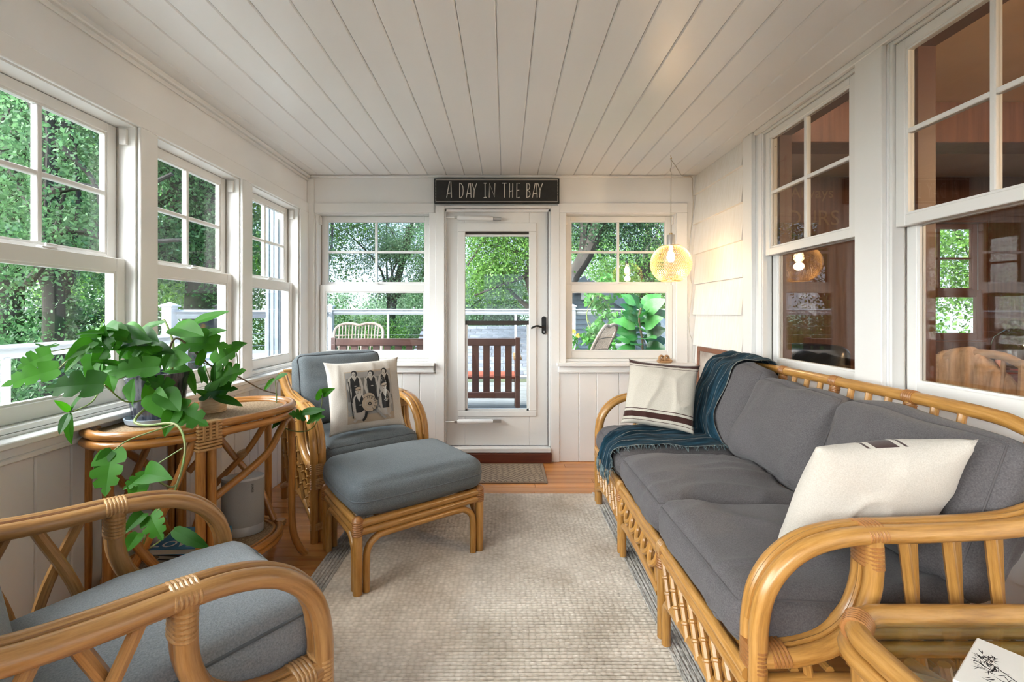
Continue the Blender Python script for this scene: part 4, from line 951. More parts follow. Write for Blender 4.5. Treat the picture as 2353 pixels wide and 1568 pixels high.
# little pot with a white liner and sprigs
MAT['birch'] = mat('birch_bark', (.62, .40, .22), .6, (.75, .58, .38), (30, 30, 160), 3, .35, .6, .3); MAT['cer'] = mat('white_ceramic', (.70, .66, .58), .35)
bp_ = empty('birch_pot', (-1.400, 2.185, .7985), 0, 'small birch bark pot holding leaf cuttings on the console table', 'flower pot')
MB().lathe([(.0, 0), (.052, .0), (.056, .006), (.056, .068), (.050, .070), (.048, .06), (0, .055)], 28).build('bark_cover', MAT['birch'], bp_)
MB().lathe([(.046, .055), (.047, .082), (.030, .098), (.027, .098), (.026, .07), (0, .068)], 24).build('liner', MAT['cer'], bp_)
for q in (((487, 900, 2.18), (482, 870, 2.16), (466, 830, 2.14)), ((490, 900, 2.18), (495, 880, 2.16), (502, 860, 2.15))): stem(bp_, [at(*k) for k in q], .003)
for b_, t_, kd in (((478, 910), (455, 898), 'heart'), ((470, 905), (522, 888), 'split'), ((492, 912), (540, 922), 'lance'), ((470, 842), (462, 872), 'lance'), ((492, 880), (487, 845), 'lance')):
    p0, p1 = at(*b_, 2.14), at(*t_, 2.10); place_leaf(bp_, p0, p1-p0, (p1-p0).length*1.2, (.1, -.7, .7), kd, 1)
# ------------------------------------------------------------------ pillows
def linen(name, c1, c2, stripes=None, axis=1, sc=300, vmin=None):
    m = mat(name, c1, .9, c2, (sc, sc, sc), 2, .3, .7, .3, (sc*1.5,)*3, sheen=.2, spec=.1)
    if stripes:
        nt = m.node_tree; L = nt.links.new; b = nt.nodes['Principled BSDF']; old = b.inputs['Base Color'].links[0].from_socket
        uv = nd(nt, 'ShaderNodeUVMap'); sp = nd(nt, 'ShaderNodeSeparateXYZ'); L(uv.outputs[0], sp.inputs[0])
        rp = nd(nt, 'ShaderNodeValToRGB'); rp.color_ramp.interpolation = 'CONSTANT'; e = rp.color_ramp.elements
        e[0].position = 0; e[0].color = (0, 0, 0, 1); e[1].position = stripes[0][0]; e[1].color = (1, 1, 1, 1)
        for k, (a, b2) in enumerate(stripes):
            if k: x = e.new(a); x.color = (1, 1, 1, 1)
            if b2 < 1: x = e.new(b2); x.color = (0, 0, 0, 1)
        L(sp.outputs[axis], rp.inputs[0]); fac = rp.outputs[0]
        if vmin:
            gt = nd(nt, 'ShaderNodeMath', operation='GREATER_THAN'); gt.inputs[1].default_value = vmin; L(sp.outputs[1], gt.inputs[0]); ml_ = nd(nt, 'ShaderNodeMath', operation='MULTIPLY'); L(fac, ml_.inputs[0]); L(gt.outputs[0], ml_.inputs[1]); fac = ml_.outputs[0]
        mx = nd(nt, 'ShaderNodeMixRGB'); L(fac, mx.inputs[0]); L(old, mx.inputs[1]); mx.inputs[2].default_value = (.055, .022, .018, 1); L(mx.outputs[0], b.inputs['Base Color'])
    return m
MAT['lin1'] = linen('striped_linen', (.52, .47, .39), (.62, .57, .49), [(.055, .065), (.105, .19), (.225, .238), (.895, .905), (.935, .995)])
MAT['lin2'] = linen('cream_linen', (.58, .53, .46), (.68, .63, .56)); MAT['lin2s'] = linen('cream_linen_striped', (.58, .53, .46), (.68, .63, .56), [(.33, .35), (.385, .53), (.565, .585)], axis=0, vmin=.55)
MAT['lin3'] = linen('natural_linen', (.52, .47, .41), (.62, .58, .52))
f1 = pillow_fn(.42, .41, .13, 5.1, wr=.012)
p1 = empty('throw_pillow', M4=frame((.935, 2.745, .778), (-.42, -.84, .36), roll=R(-3)), label='cream throw pillow with brown stripes top and bottom at the far end of the sofa', cat='pillow', group='pillows on the sofa')
link('cover', pillow_mesh('cover', f1, MAT['lin1']), p1)
f2 = pillow_fn(.44, .42, .17, 9.4, wr=.009)
p2 = empty('throw_pillow', M4=Matrix(((.985, -.06, -.05, 1.050), (.03, -.50, -.86, 1.315), (.13, .86, -.50, .745), (0, 0, 0, 1))), label='plump cream throw pillow with three dark stripes leaning on the near sofa arm', cat='pillow', group='pillows on the sofa')
me_ = pillow_mesh('cover', f2, MAT['lin2s']); me_.materials.append(MAT['lin2'])
nf = len(me_.polygons)//2
me_.polygons.foreach_set('material_index', [1]*nf+[0]*nf); link('cover', me_, p2)
MB().tube([f2(-.97+1.94*k/20, -.99, 0) for k in range(21)], .003, 6).build('seam', MAT['lin2'], p2)
f3 = pillow_fn(.46, .44, .12, 2.7, wr=.010)
p3 = empty('throw_pillow', M4=frame((-.858, 2.80, .768), (.50, -.82, .27), roll=R(1.5)), label='natural linen pillow printed with an old photo of bathers on the far armchair', cat='pillow')
link('cover', pillow_mesh('cover', f3, MAT['lin3']), p3)
PM = [mat('print_pale', (.46, .42, .37), .9), mat('print_mid', (.17, .16, .145), .9), mat('print_dark', (.022, .021, .020), .9), mat('print_tan', (.42, .33, .24), .9), mat('print_grey', (.30, .285, .265), .9)]
def st_map(s, t, lift):
    a, b = -.57+1.28*s, -.80+1.48*t; p = f3(a, b, 1); return (p.x, p.y, p.z+lift)
pr = MB(); lift = [.0020]
def pshape(poly, mi, rings=3):
    rings = max(rings, 4)
    lift[0] += .00014; cx = sum(p[0] for p in poly)/len(poly); cy = sum(p[1] for p in poly)/len(poly)
    dense = []
    for (a, b), (c, d) in zip(poly, poly[1:]+poly[:1]):
        k = max(1, int(math.hypot(c-a, d-b)/.025))
        for j in range(k): dense.append((a+(c-a)*j/k, b+(d-b)*j/k))
    n = len(dense); V = []; Fc = []
    for r in range(rings+1):
        q = 1-r/rings*.999
        for (a, b) in dense: V.append(st_map(cx+(a-cx)*q, cy+(b-cy)*q, lift[0]))
    for r in range(rings):
        for k in range(n): Fc.append([r*n+k, r*n+(k+1) % n, (r+1)*n+(k+1) % n, (r+1)*n+k])
    pr.add(V, Fc, mi=mi)
def pell(cx, cy, rx, ry, mi, n=16, rings=2): pshape([(cx+rx*math.cos(2*math.pi*k/n), cy+ry*math.sin(2*math.pi*k/n)) for k in range(n)], mi, rings)
def pgrid(s0, s1, t0, t1, mi, n=16):
    lift[0] += .0002; n = max(n, 44); V = [st_map(s0+(s1-s0)*i/n, t0+(t1-t0)*j/n, lift[0]) for j in range(n+1) for i in range(n+1)]
    pr.add(V, [[j*(n+1)+i, j*(n+1)+i+1, (j+1)*(n+1)+i+1, (j+1)*(n+1)+i] for j in range(n) for i in range(n)], mi=mi)
def limb(pts, w, mi):
    lft = [];
    for i, p in enumerate(pts):
        a = pts[max(i-1, 0)]; b = pts[min(i+1, len(pts)-1)]; dx, dy = b[0]-a[0], b[1]-a[1]; l = math.hypot(dx, dy) or 1; lft.append((-dy/l*w/2, dx/l*w/2))
    for i in range(len(pts)-1):
        (a, b), (c, d) = pts[i], pts[i+1]; u, v = lft[i], lft[i+1]
        pshape([(a-u[0], b-u[1]), (c-v[0], d-v[1]), (c+v[0], d+v[1]), (a+u[0], b+u[1])], mi, 1)
pgrid(0, 1, 0, 1, 3); pgrid(.012, .988, .012, .975, 4); pgrid(.03, .97, .42, .86, 1, 10); pgrid(.012, .988, .012, .15, 3, 8)
for (x, z, w, ht) in ((.20, .72, .125, .38), (.54, .70, .12, .36), (.84, .73, .125, .42)):          # standing bathers
    limb([(x-w*.8, z+.14), (x-w*1.15, z-.04), (x-w*.6, z-.22)], .05, 0); limb([(x+w*.8, z+.14), (x+w*1.15, z-.04), (x+w*.9, z-.24)], .05, 0)
    pshape([(x-w*.85, z+.15), (x-w*.35, z+.20), (x+w*.35, z+.20), (x+w*.85, z+.15), (x+w*.6, z), (x-w*.6, z)], 0)
    pshape([(x-w*.75, z+.12), (x-w*.45, z+.17), (x, z+.07), (x+w*.45, z+.17), (x+w*.75, z+.12), (x+w*.62, z-.10), (x+w*.85, z-ht*.85), (x-w*.85, z-ht*.85), (x-w*.62, z-.10)], 2)
    pell(x+.006, z+.230, .064, .066, 2); pell(x-.006, z+.214, .040, .052, 0); pell(x-.022, z+.222, .007, .006, 2, 8); pell(x+.006, z+.222, .007, .006, 2, 8); limb([(x-.022, z+.190), (x+.006, z+.192)], .007, 2); pell(x+.01, z-.02, .028, .010, 0)
for (x, z, w) in ((.25, .40, .12), (.80, .43, .12)):                                                # kneeling bathers with caps
    pell(x+.0, z-.24, .13, .10, 0); limb([(x-w*.85, z+.08), (x-w*1.0, z-.12), (x-w*.2, z-.26)], .055, 0); limb([(x+w*.85, z+.08), (x+w*1.1, z-.10), (x+w*.3, z-.22)], .055, 0)
    pshape([(x-w*.9, z+.10), (x-w*.3, z+.16), (x+w*.3, z+.16), (x+w*.9, z+.10), (x+w*.6, z-.05), (x-w*.6, z-.05)], 0)
    pshape([(x-w*.72, z+.06), (x-w*.45, z+.12), (x, z+.0), (x+w*.45, z+.12), (x+w*.72, z+.06), (x+w*.65, z-.20), (x-w*.65, z-.20)], 2)
    pell(x-.01, z+.20, .055, .062, 0); pell(x+.005, z+.240, .060, .040, 3); pell(x-.028, z+.198, .007, .006, 2, 8); pell(x+.004, z+.198, .007, .006, 2, 8); limb([(x-.03, z+.168), (x+.004, z+.170)], .007, 2); limb([(x-.062, z+.22), (x+.06, z+.235)], .012, 2); pell(x+.02, z-.06, .030, .010, 0)
limb([(.34, .22), (.20, .10), (.12, .03)], .05, 0); limb([(.62, .24), (.80, .14), (.90, .05)], .05, 0); limb([(.60, .22), (.70, .10), (.78, .03)], .045, 4); limb([(.38, .2), (.36, .1), (.30, .03)], .05, 2)
limb([(.40, .86), (.46, .40)], .014, 0); limb([(.06, .80), (.10, .10)], .02, 2)
pell(.45, .46, .12, .09, 3, 20); pell(.455, .345, .168, .152, 2, 28); pell(.455, .345, .160, .145, 3, 28); pell(.455, .345, .096, .087, 0, 24); pell(.455, .345, .090, .081, 3, 24); pell(.455, .345, .036, .034, 2, 14); pell(.455, .345, .016, .015, 3, 8)
pr.build('photo_print', PM, p3, smooth=True, ang=60)
lt = MB(); lift[0] += .0004
for chh, ang in zip('HENLEY', (97, 66, 34, 2, -31, -62)):
    tm = text_mb(chh, .024, .0001)
    cx, cy = .455+.128*math.cos(R(ang)), .345+.116*math.sin(R(ang)); c0 = Vector(st_map(cx, cy, lift[0]))
    q = Matrix.Translation(c0) @ Matrix.Rotation(R(ang-90), 4, 'Z'); lt.add([q @ Vector(v) for v in tm.v], tm.f)
lt.build('lettering', PM[2], p3, smooth=False)

# ------------------------------------------------------------------ throw blanket on the sofa
def throw_mat():
    m, nt, b = new_mat('throw_weave'); L = nt.links.new; b.inputs['Roughness'].default_value = .95; b.inputs['Sheen Weight'].default_value = .04; b.inputs['Specular IOR Level'].default_value = .1
    uv = nd(nt, 'ShaderNodeUVMap'); mp = nd(nt, 'ShaderNodeMapping'); mp.inputs['Scale'].default_value = (26, 5, 1); L(uv.outputs[0], mp.inputs[0])
    nz = nd(nt, 'ShaderNodeTexNoise'); nz.inputs['Scale'].default_value = 1; nz.inputs['Detail'].default_value = 5; L(mp.outputs[0], nz.inputs[0])
    rp = nd(nt, 'ShaderNodeValToRGB'); e = rp.color_ramp.elements; e[0].position = .3; e[0].color = (.004, .011, .020, 1); e[1].position = .72; e[1].color = (.030, .080, .125, 1); x = e.new(.5); x.color = (.008, .030, .046, 1); L(nz.outputs[0], rp.inputs[0])
    sp = nd(nt, 'ShaderNodeSeparateXYZ'); L(uv.outputs[0], sp.inputs[0])
    mu = nd(nt, 'ShaderNodeMath', operation='MULTIPLY'); mu.inputs[1].default_value = 5; L(sp.outputs[0], mu.inputs[0]); fr = nd(nt, 'ShaderNodeMath', operation='FRACT'); L(mu.outputs[0], fr.inputs[0]); ls = nd(nt, 'ShaderNodeMath', operation='LESS_THAN'); ls.inputs[1].default_value = .035; L(fr.outputs[0], ls.inputs[0])
    n2 = nd(nt, 'ShaderNodeTexNoise'); n2.inputs['Scale'].default_value = 60; L(uv.outputs[0], n2.inputs[0]); m2 = nd(nt, 'ShaderNodeMath', operation='MULTIPLY'); L(ls.outputs[0], m2.inputs[0]); L(n2.outputs[0], m2.inputs[1])
    mx = nd(nt, 'ShaderNodeMixRGB'); L(m2.outputs[0], mx.inputs[0]); L(rp.outputs[0], mx.inputs[1]); mx.inputs[2].default_value = (.45, .45, .40, 1); L(mx.outputs[0], b.inputs['Base Color'])
    n3 = nd(nt, 'ShaderNodeTexNoise'); n3.inputs['Scale'].default_value = 400; L(uv.outputs[0], n3.inputs[0]); bp = nd(nt, 'ShaderNodeBump'); bp.inputs['Strength'].default_value = .4; bp.inputs['Distance'].default_value = .002; L(n3.outputs[0], bp.inputs['Height']); L(bp.outputs[0], b.inputs['Normal'])
    return m
MAT['throw'] = throw_mat(); MAT['fringe'] = mat('throw_fringe', (.03, .07, .09), .95, (.20, .25, .25), (60, 60, 60))
tb = empty('throw_blanket', (1.1, 2.7, .52), 0, 'dark teal woven throw blanket draped over the far end of the sofa', 'blanket')
rowsL = [(1.545, 2.97, .76), (1.545, 2.98, .93), (1.500, 2.98, .995), (1.415, 2.97, .975), (1.315, 2.95, .88), (1.215, 2.92, .70), (1.165, 2.90, .59), (1.04, 2.93, .545), (.88, 2.93, .540), (.75, 2.86, .540), (.655, 2.76, .535), (.595, 2.70, .51), (.575, 2.68, .43)]
rowsR = [(1.545, 2.64, .76), (1.545, 2.60, .93), (1.500, 2.58, .995), (1.415, 2.57, .975), (1.315, 2.56, .88), (1.225, 2.54, .70), (1.215, 2.48, .575), (1.14, 2.43, .540), (.98, 2.425, .542), (.82, 2.425, .542), (.69, 2.43, .535), (.598, 2.44, .51), (.575, 2.46, .41)]
SL, SR = spline(rowsL, 6), spline(rowsR, 6); nw = 56
from mathutils.bvhtree import BVHTree
bv_v = []; bv_f = []
for o in [k for k in bpy.data.objects if k.parent == sf and (k.name.startswith('seat_cushion') or k.name.startswith('back_cushion') or k.name.startswith('back_top'))]:
    k0 = len(bv_v); wm_ = WM[o.name]; bv_v += [wm_ @ v.co for v in o.data.vertices]; bv_f += [[k0+i for i in p.vertices] for p in o.data.polygons]
bvh = BVHTree.FromPolygons(bv_v, bv_f)
V = []; UV = []
for i, (l, r) in enumerate(zip(SL, SR)):
    tt = i/(len(SL)-1)
    for j in range(nw+1):
        s = j/nw; p = l.lerp(r, s)
        dl = (SL[min(i+1, len(SL)-1)]-SL[max(i-1, 0)]).normalized(); nrm = dl.cross((r-l).normalized()).normalized()
        if nrm.z < 0 and tt > .15: nrm = -nrm
        if tt <= .15 and nrm.x < 0: nrm = -nrm
        if abs(nrm.z) < .5 and nrm.x > 0 and tt > .25: nrm = -nrm
        amp = .018 if tt < .5 else .022
        ph = s*10+1.8*math.sin(tt*7)+4.5*noise.noise(Vector((s*2.6, tt*6, 1)))
        h = amp*(.55+.45*math.sin(ph))+.012*noise.noise(Vector((s*6, tt*14, 4)))*(1 if tt > .5 else .6)+.008
        q = p+nrm*max(.004, h); hh = max(.006, h*.9)
        if tt > .16:
            hit = bvh.ray_cast(Vector((q.x-.6, q.y, q.z)), Vector((1, 0, 0)), 1.2)[0]
            if hit and tt < .56 and q.z > .56: q.x = min(q.x, hit.x-hh) if q.x > hit.x-hh else q.x*.35+(hit.x-hh)*.65
        hit = bvh.ray_cast(Vector((q.x, q.y, 1.4)), Vector((0, 0, -1)), 1.2)[0]
        if hit and q.z < hit.z+hh and q.x > .585 and (tt > .5 or q.z > hit.z-.09) : q.z = hit.z+hh
        V.append(q); UV.append((s, tt*2))
Fc = []; fu = []
for i in range(len(SL)-1):
    for j in range(nw):
        q = [i*(nw+1)+j, i*(nw+1)+j+1, (i+1)*(nw+1)+j+1, (i+1)*(nw+1)+j]; Fc.append(q); fu.append([UV[k] for k in q])
mb = MB(); mb.add(V, Fc, fu); to = mb.build('cloth', MAT['throw'], tb, world=True, ang=180)
sm = to.modifiers.new('thickness', 'SOLIDIFY'); sm.thickness = .004; sm.offset = 0
fr_ = MB(); rf = random.Random(4)
for i in range(38, len(SL)):
    for k in range(3):
        p = V[i*(nw+1)+nw]; q = p+Vector((rf.uniform(-.02, .02), -.012-rf.uniform(0, .012), -.004-rf.uniform(0, .02))); fr_.tube([p, p.lerp(q, .5)+Vector((rf.uniform(-.006, .006), 0, .006)), q], .0013, 4)
for j in range(0, nw+1):
    for k in range(2):
        p = V[(len(SL)-1)*(nw+1)+j]; q = p+Vector((-.004+rf.uniform(-.004, .004), rf.uniform(-.012, .012), -.045-rf.uniform(0, .03))); fr_.tube([p, p.lerp(q, .5)+Vector((-.003, rf.uniform(-.008, .008), 0)), q], .0014, 4)
tag(fr_.build('fringe', MAT['fringe'], tb, world=True), kind='stuff')

# ------------------------------------------------------------------ pendant lamp
MAT['brass'] = mat('lamp_mesh_metal', (.62, .42, .19), .4, metal=.5); MAT['socket'] = mat('socket_steel', (.62, .60, .57), .3, metal=.6); MAT['cord'] = mat('cord', (.50, .46, .40), .7)
MAT['bulb'] = mat('bulb_glow', (1, .8, .5), .3, emit=(1, .72, .38), es=9)
LXp, LYp, LZp, LR = 1.240, 3.40, 1.640, .148
pl = empty('pendant_lamp', (LXp, LYp, LZp), 0, 'round wire mesh pendant lamp glowing in front of the back right window', 'lamp')
sh_ = MB(); zt, zb = .88, -.88; NH = 56
for dirn in (1, -1):
    for k in range(NH):
        P = []
        for j in range(19):
            z = zb+(zt-zb)*j/18; th_ = math.asin(z); a = 2*math.pi*k/NH+dirn*(j/18)*1.15
            P.append((LR*math.cos(th_)*math.cos(a), LR*math.cos(th_)*math.sin(a), LR*z))
        sh_.tube(P, .0016, 3, caps=False)
for z in (zt, zb):
    rr_ = LR*math.cos(math.asin(z)); sh_.tube([(rr_*math.cos(2*math.pi*k/32), rr_*math.sin(2*math.pi*k/32), LR*z) for k in range(32)], .0028, 6, closed=True)
sh_.build('shade', MAT['brass'], pl)
MB().lathe([(0, LR*.88-.002), (.072, LR*.88-.002), (.072, LR*.88+.003), (.03, LR*.88+.005), (0, LR*.88+.005)], 28).build('shade_cap', MAT['brass'], pl)
MB().lathe([(0, LR*.88+.004), (.030, LR*.88+.004), (.030, LR*.88+.080), (.028, LR*.88+.084), (0, LR*.88+.084)], 24).build('socket', MAT['socket'], pl)
MB().lathe([(0, LR*.88+.084), (.013, LR*.88+.084), (.011, LR*.88+.098), (0, LR*.88+.10)], 14).build('cord_grip', MAT['brass'], pl)
MB().lathe([(.0, .135), (.014, .13), (.014, .10), (.024, .075), (.030, .05), (.028, .03), (.016, .014), (0, .010)], 20).build('bulb', MAT['bulb'], pl)
zc_ = ZC-LZp
MB().tube(spline([(0, 0, LR*.88+.095), (0, 0, .5), (.002, 0, .66), (-.004, 0, .70), (.004, 0, .73), (0, 0, zc_-.02)], 6), .003, 6).build('cord', MAT['cord'], pl)
MB().tube(spline([(0, 0, zc_), (0, 0, zc_-.012), (.006, 0, zc_-.022), (0, 0, zc_-.030), (-.005, 0, zc_-.024)], 5), .0022, 6).build('hook', MAT['brass'], pl)
cp = [(LXp, LYp, ZC-.03), (1.33, 3.52, ZC-.055), (1.42, 3.66, ZC-.07), (1.50, 3.78, ZC-.045), (1.585, 3.855, ZC-.03), (1.592, 3.862, 2.33), (1.600, 3.868, 2.20), (1.592, 3.866, 2.08), (1.575, 3.862, 1.95), (1.560, 3.860, 1.80), (1.565, 3.862, 1.62), (1.590, 3.868, 1.50), (1.580, 3.866, 1.36), (1.562, 3.864, 1.22), (1.570, 3.866, 1.10), (1.590, 3.868, 1.03), (1.590, 3.868, .80)]
MB().tube(spline(cp, 5), .003, 6).build('cord', MAT['cord'], pl, world=True)
ld = bpy.data.lights.new('pendant_bulb', 'POINT'); lo = bpy.data.objects.new('pendant_bulb', ld); COL.objects.link(lo)
ld.energy = 2.2; ld.color = (1, .66, .34); ld.shadow_soft_size = .03; lo.location = (LXp, LYp, LZp-.02)

# ------------------------------------------------------------------ glass end table and the book on it
et = empty('rattan_end_table', (1.055, .75, 0), 0, 'rattan end table with a glass top beside the near sofa arm', 'table')
def rrect(hx, hy, rc, z, n=7):
    P = []
    for cx, cy, a0 in ((hx-rc, hy-rc, 0), (-hx+rc, hy-rc, 90), (-hx+rc, -hy+rc, 180), (hx-rc, -hy+rc, 270)):
        for k in range(n+1): a = R(a0+90*k/n); P.append((cx+rc*math.cos(a), cy+rc*math.sin(a), z))
    return P
EX, EY = .30, .295
for hx, hy, z, r_ in ((EX, EY, .575, .0235), (EX+.012, EY+.012, .535, .019), (EX-.01, EY-.01, .505, .016)):
    P = rrect(hx, hy, .105, z); Q = []
    for a, b in zip(P, P[1:]+P[:1]):
        a, b = Vector(a), Vector(b); k = max(1, int((b-a).length/.05)); Q += [a.lerp(b, j/k) for j in range(k)]
    MB().tube(Q, r_, 12, closed=True).build('top_rim', MAT['rattan'], et)
MB().prism([(p[0], p[1]) for p in rrect(EX-.022, EY-.022, .085, 0)], .566, .574).build('glass_top', MAT['tglass'], et)
for sx in (-1, 1):
    for sy in (-1, 1):
        MB().tube(spline([(sx*(EX-.035), sy*(EY-.035), 0), (sx*(EX-.04), sy*(EY-.04), .25), (sx*(EX-.035), sy*(EY-.035), .55)], 5), .021, 12).build('leg', MAT['rattan'], et)
        w = MB(); cx, cy = sx*(EX-.031), sy*(EY-.031)
        wrap(w, (cx+sx*.02, cy-sy*.02, .572), (cx-sx*.02, cy+sy*.02, .572), .030, 6); w.build('binding', MAT['bindd'], et)
for i, (a, b) in enumerate((((-.27, .24, .50), (.10, .05, .50)), ((-.26, .05, .50), (.05, -.12, .50)), ((.02, .27, .50), (.27, .12, .50)), ((.10, .05, .50), (.27, -.10, .50)), ((-.16, .26, .49), (-.10, .04, .49)), ((-.10, .04, .49), (.0, -.26, .49)), ((.12, .26, .49), (.04, .06, .49)))):
    MB().tube([a, b], .0165, 10).build('brace', MAT['rattan'], et)
for s in (-1, 1):
    MB().tube([(-EX+.04, s*(EY-.04), .16), (EX-.04, s*(EY-.04), .16)], .017, 10).build('stretcher', MAT['rattan'], et)
    MB().tube([(s*(EX-.04), -EY+.04, .16), (s*(EX-.04), EY-.04, .16)], .017, 10).build('stretcher', MAT['rattan'], et)
    for k in range(4): MB().tube([(-.20+k*.12, s*(EY-.035), .49), (-.13+k*.12, s*(EY-.035), .16)], .012, 8).build('spindle', MAT['rattan'], et)
MAT['bookw'] = mat('book_jacket', (.74, .71, .66), .35); MAT['ink'] = mat('ink_print', (.03, .028, .03), .5); MAT['inkt'] = mat('tan_wash_print', (.55, .40, .26), .5)
bkk = empty('book', (.968, .770, .5745), R(34.6), 'white hardback with a black bamboo ink painting on the glass table', 'book')
MB().box(-.095, .095, -.135, .135, .0, .030, c=.002).build('cover', MAT['bookw'], bkk, smooth=False)
ink = MB(); tanw = MB(); rb = random.Random(2)
def spike(x, y, a, l, w=.0022):
    d = Vector((math.cos(a), math.sin(a), 0)); n_ = Vector((-d.y, d.x, 0)); p = Vector((x, y, .0302)); ink.add([p, p+d*l*.35+n_*w, p+d*l, p+d*l*.35-n_*w], [(0, 3, 2, 1)])
def branch(x0, y0, x1, y1, w):
    d = Vector((x1-x0, y1-y0, 0)); n_ = Vector((-d.y, d.x, 0)).normalized()*w; p, q = Vector((x0, y0, .0301)), Vector((x1, y1, .0301)); ink.add([p-n_, q-n_*.5, q+n_*.5, p+n_], [(0, 1, 2, 3)])
branch(-.07, -.13, -.02, .05, .0018); branch(-.02, .05, .03, .125, .0014); branch(-.055, -.06, .03, -.02, .001); branch(-.03, .02, -.07, .07, .001); branch(.02, -.1, .05, -.13, .001)
for (cx, cy, rr_, n_) in ((-.06, .035, .030, 60), (-.035, .075, .022, 36), (.0, .105, .022, 44), (.03, .112, .018, 28), (-.045, -.03, .028, 40), (.02, -.02, .02, 26), (-.07, .085, .014, 18), (.045, -.11, .025, 30)):
    for k in range(n_):
        spike(cx+rb.gauss(0, rr_*.5), cy+rb.gauss(0, rr_*.5), rb.uniform(0, 6.28), rb.uniform(.008, .02), rb.uniform(.0006, .0014))
tanw.add([(-.05, -.12, .03005), (-.01, .045, .03005), (.012, .04, .03005), (-.025, -.12, .03005)], [(0, 3, 2, 1)])
tanw.build('wash_print', MAT['inkt'], bkk, smooth=False); ink.build('bamboo_print', MAT['ink'], bkk, smooth=False)

# ------------------------------------------------------------------ small things
MAT['wood'] = mat('carved_wood', (.36, .20, .09), .45, (.48, .29, .14), (10, 10, 60)); MAT['framew'] = mat('frame_wood', (.16, .055, .025), .45, (.22, .085, .04), (4, 4, 40))
wk = empty('wooden_knot', (1.352, 3.852, .848), 0, 'carved wooden knot lying on the stool of the back right window', 'ornament')
MB().tube([(.055*math.cos(a), .016*math.sin(a), .017+.010*math.sin(a)) for a in [2*math.pi*k/20 for k in range(20)]], .012, 8, closed=True).build('link', MAT['wood'], wk)
MB().tube([(.018+.022*math.cos(a), .004+.012*math.cos(a), .036+.024*math.sin(a)) for a in [2*math.pi*k/20 for k in range(20)]], .010, 8, closed=True).build('link', MAT['wood'], wk)
MB().tube([(-.030+.020*math.cos(a), -.004+.014*math.cos(a), .038+.024*math.sin(a)) for a in [2*math.pi*k/20 for k in range(20)]], .010, 8, closed=True).build('link', MAT['wood'], wk)
pf = empty('picture_frame', (1.575, 3.49, 0), 0, 'brown wooden picture frame leaning in the corner below the shingles', 'picture frame')
ti = Matrix.Translation((-.03, 0, 0)) @ Matrix.Rotation(R(1.6), 4, 'Y')
b = MB(); b.box(0, .022, -.235, .235, .0, .035, ti, c=.003).box(0, .022, -.235, .235, .965, 1.0, ti, c=.003).box(0, .022, -.235, -.20, .035, .965, ti, c=.003).box(0, .022, .20, .235, .035, .965, ti, c=.003); b.build('frame', MAT['framew'], pf, smooth=False)
MB().box(.010, .016, -.20, .20, .035, .965, ti).build('picture', mat('pale_picture', (.55, .50, .44), .5, (.30, .24, .20), (6, 6, 6)), pf, smooth=False)
# ------------------------------------------------------------------ the dark room behind the house windows
MAT['hwall'] = mat('brown_panelling', (.15, .062, .034), .5, (.22, .095, .055), (40, 40, 1.5)); MAT['hceil'] = mat('tan_ceiling', (.50, .33, .19), .6, (.56, .38, .23), (3, 3, 3)); MAT['hfloor'] = mat('dark_floor', (.10, .045, .02), .35)
HX1, HY0, HY1, HZC = 5.6, -1.2, 4.5, 2.62
struct('house_floor', MB().box(XR+.16, HX1, HY0, HY1, -.06, 0), MAT['hfloor'], 'dark floor of the room behind the house windows', 'floor')
struct('house_ceiling', MB().box(XR+.16, HX1+.1, HY0-.1, HY1+.1, HZC, HZC+.1), MAT['hceil'], 'tan ceiling of the room behind the house windows', 'ceiling')
hb = MB(); HWX0, HWX1, HWZ0, HWZ1 = 3.98, 4.78, .98, 2.19
hb.box(XR+.16, HWX0, HY1, HY1+.12, -.06, HZC).box(HWX1, HX1+.1, HY1, HY1+.12, -.06, HZC).box(HWX0, HWX1, HY1, HY1+.12, -.06, HWZ0).box(HWX0, HWX1, HY1, HY1+.12, HWZ1, HZC)
struct('house_wall_back', hb, MAT['hwall'], 'brown panelled wall with a small window in the room behind the glass', 'wall')
struct('house_wall_side', MB().box(HX1, HX1+.1, HY0, HY1, -.06, HZC).box(XR+.16, HX1, HY0-.1, HY0, -.06, HZC), MAT['hwall'], 'far brown panelled wall of the room behind the glass', 'wall')
MAT['brsash'] = mat('brown_sash', (.22, .075, .03), .45)
window(11, ((HWX0+HWX1)/2, HY1, 0), 0, HWX1-HWX0, HWZ0, HWZ1, 1.50, 'brown wooden window in the room behind the house glass', colour='brsash', depth=.12, lock=False)
for z0, z1, x0 in ((2.36, 2.62, 0), ):
    bm_ = MB(); bm_.box(XR+.18, HX1-.01, 2.9, 3.12, z0, z1, c=.005); tag(bm_.build('ceiling_beam', MAT['hwall']), 'dark ceiling beam in the room behind the house windows', 'beam')
ws_ = empty('wall_sign', (3.02, HY1-.01, 2.30), 0, 'brown wall sign with pale lettering in the room behind the glass', 'sign')
MB().box(-.42, .42, -.015, .008, -.26, .30).build('board', MAT['hwall'], ws_, smooth=False)
MAT['decal'] = mat('sign_letter_tan', (.30, .17, .08), .6)
up_ = Matrix.Rotation(R(90), 4, 'X')
put_text('OURS', .21, Matrix.Translation((0, -.017, -.10)) @ up_, MAT['decal'], ws_, depth=.001); put_text('Always', .15, Matrix.Translation((0, -.017, .15)) @ up_, MAT['decal'], ws_, depth=.001)
fr2 = empty('picture_frame', (3.62, HY1-.005, 1.95), 0, 'small dark framed picture on the brown wall behind the glass', 'picture frame')
MB().box(-.15, .15, -.02, 0, -.18, .18, c=.004).build('frame', MAT['dark'], fr2, smooth=False); MB().box(-.11, .11, -.024, -.019, -.14, .14).build('picture', MAT['hceil'], fr2, smooth=False)
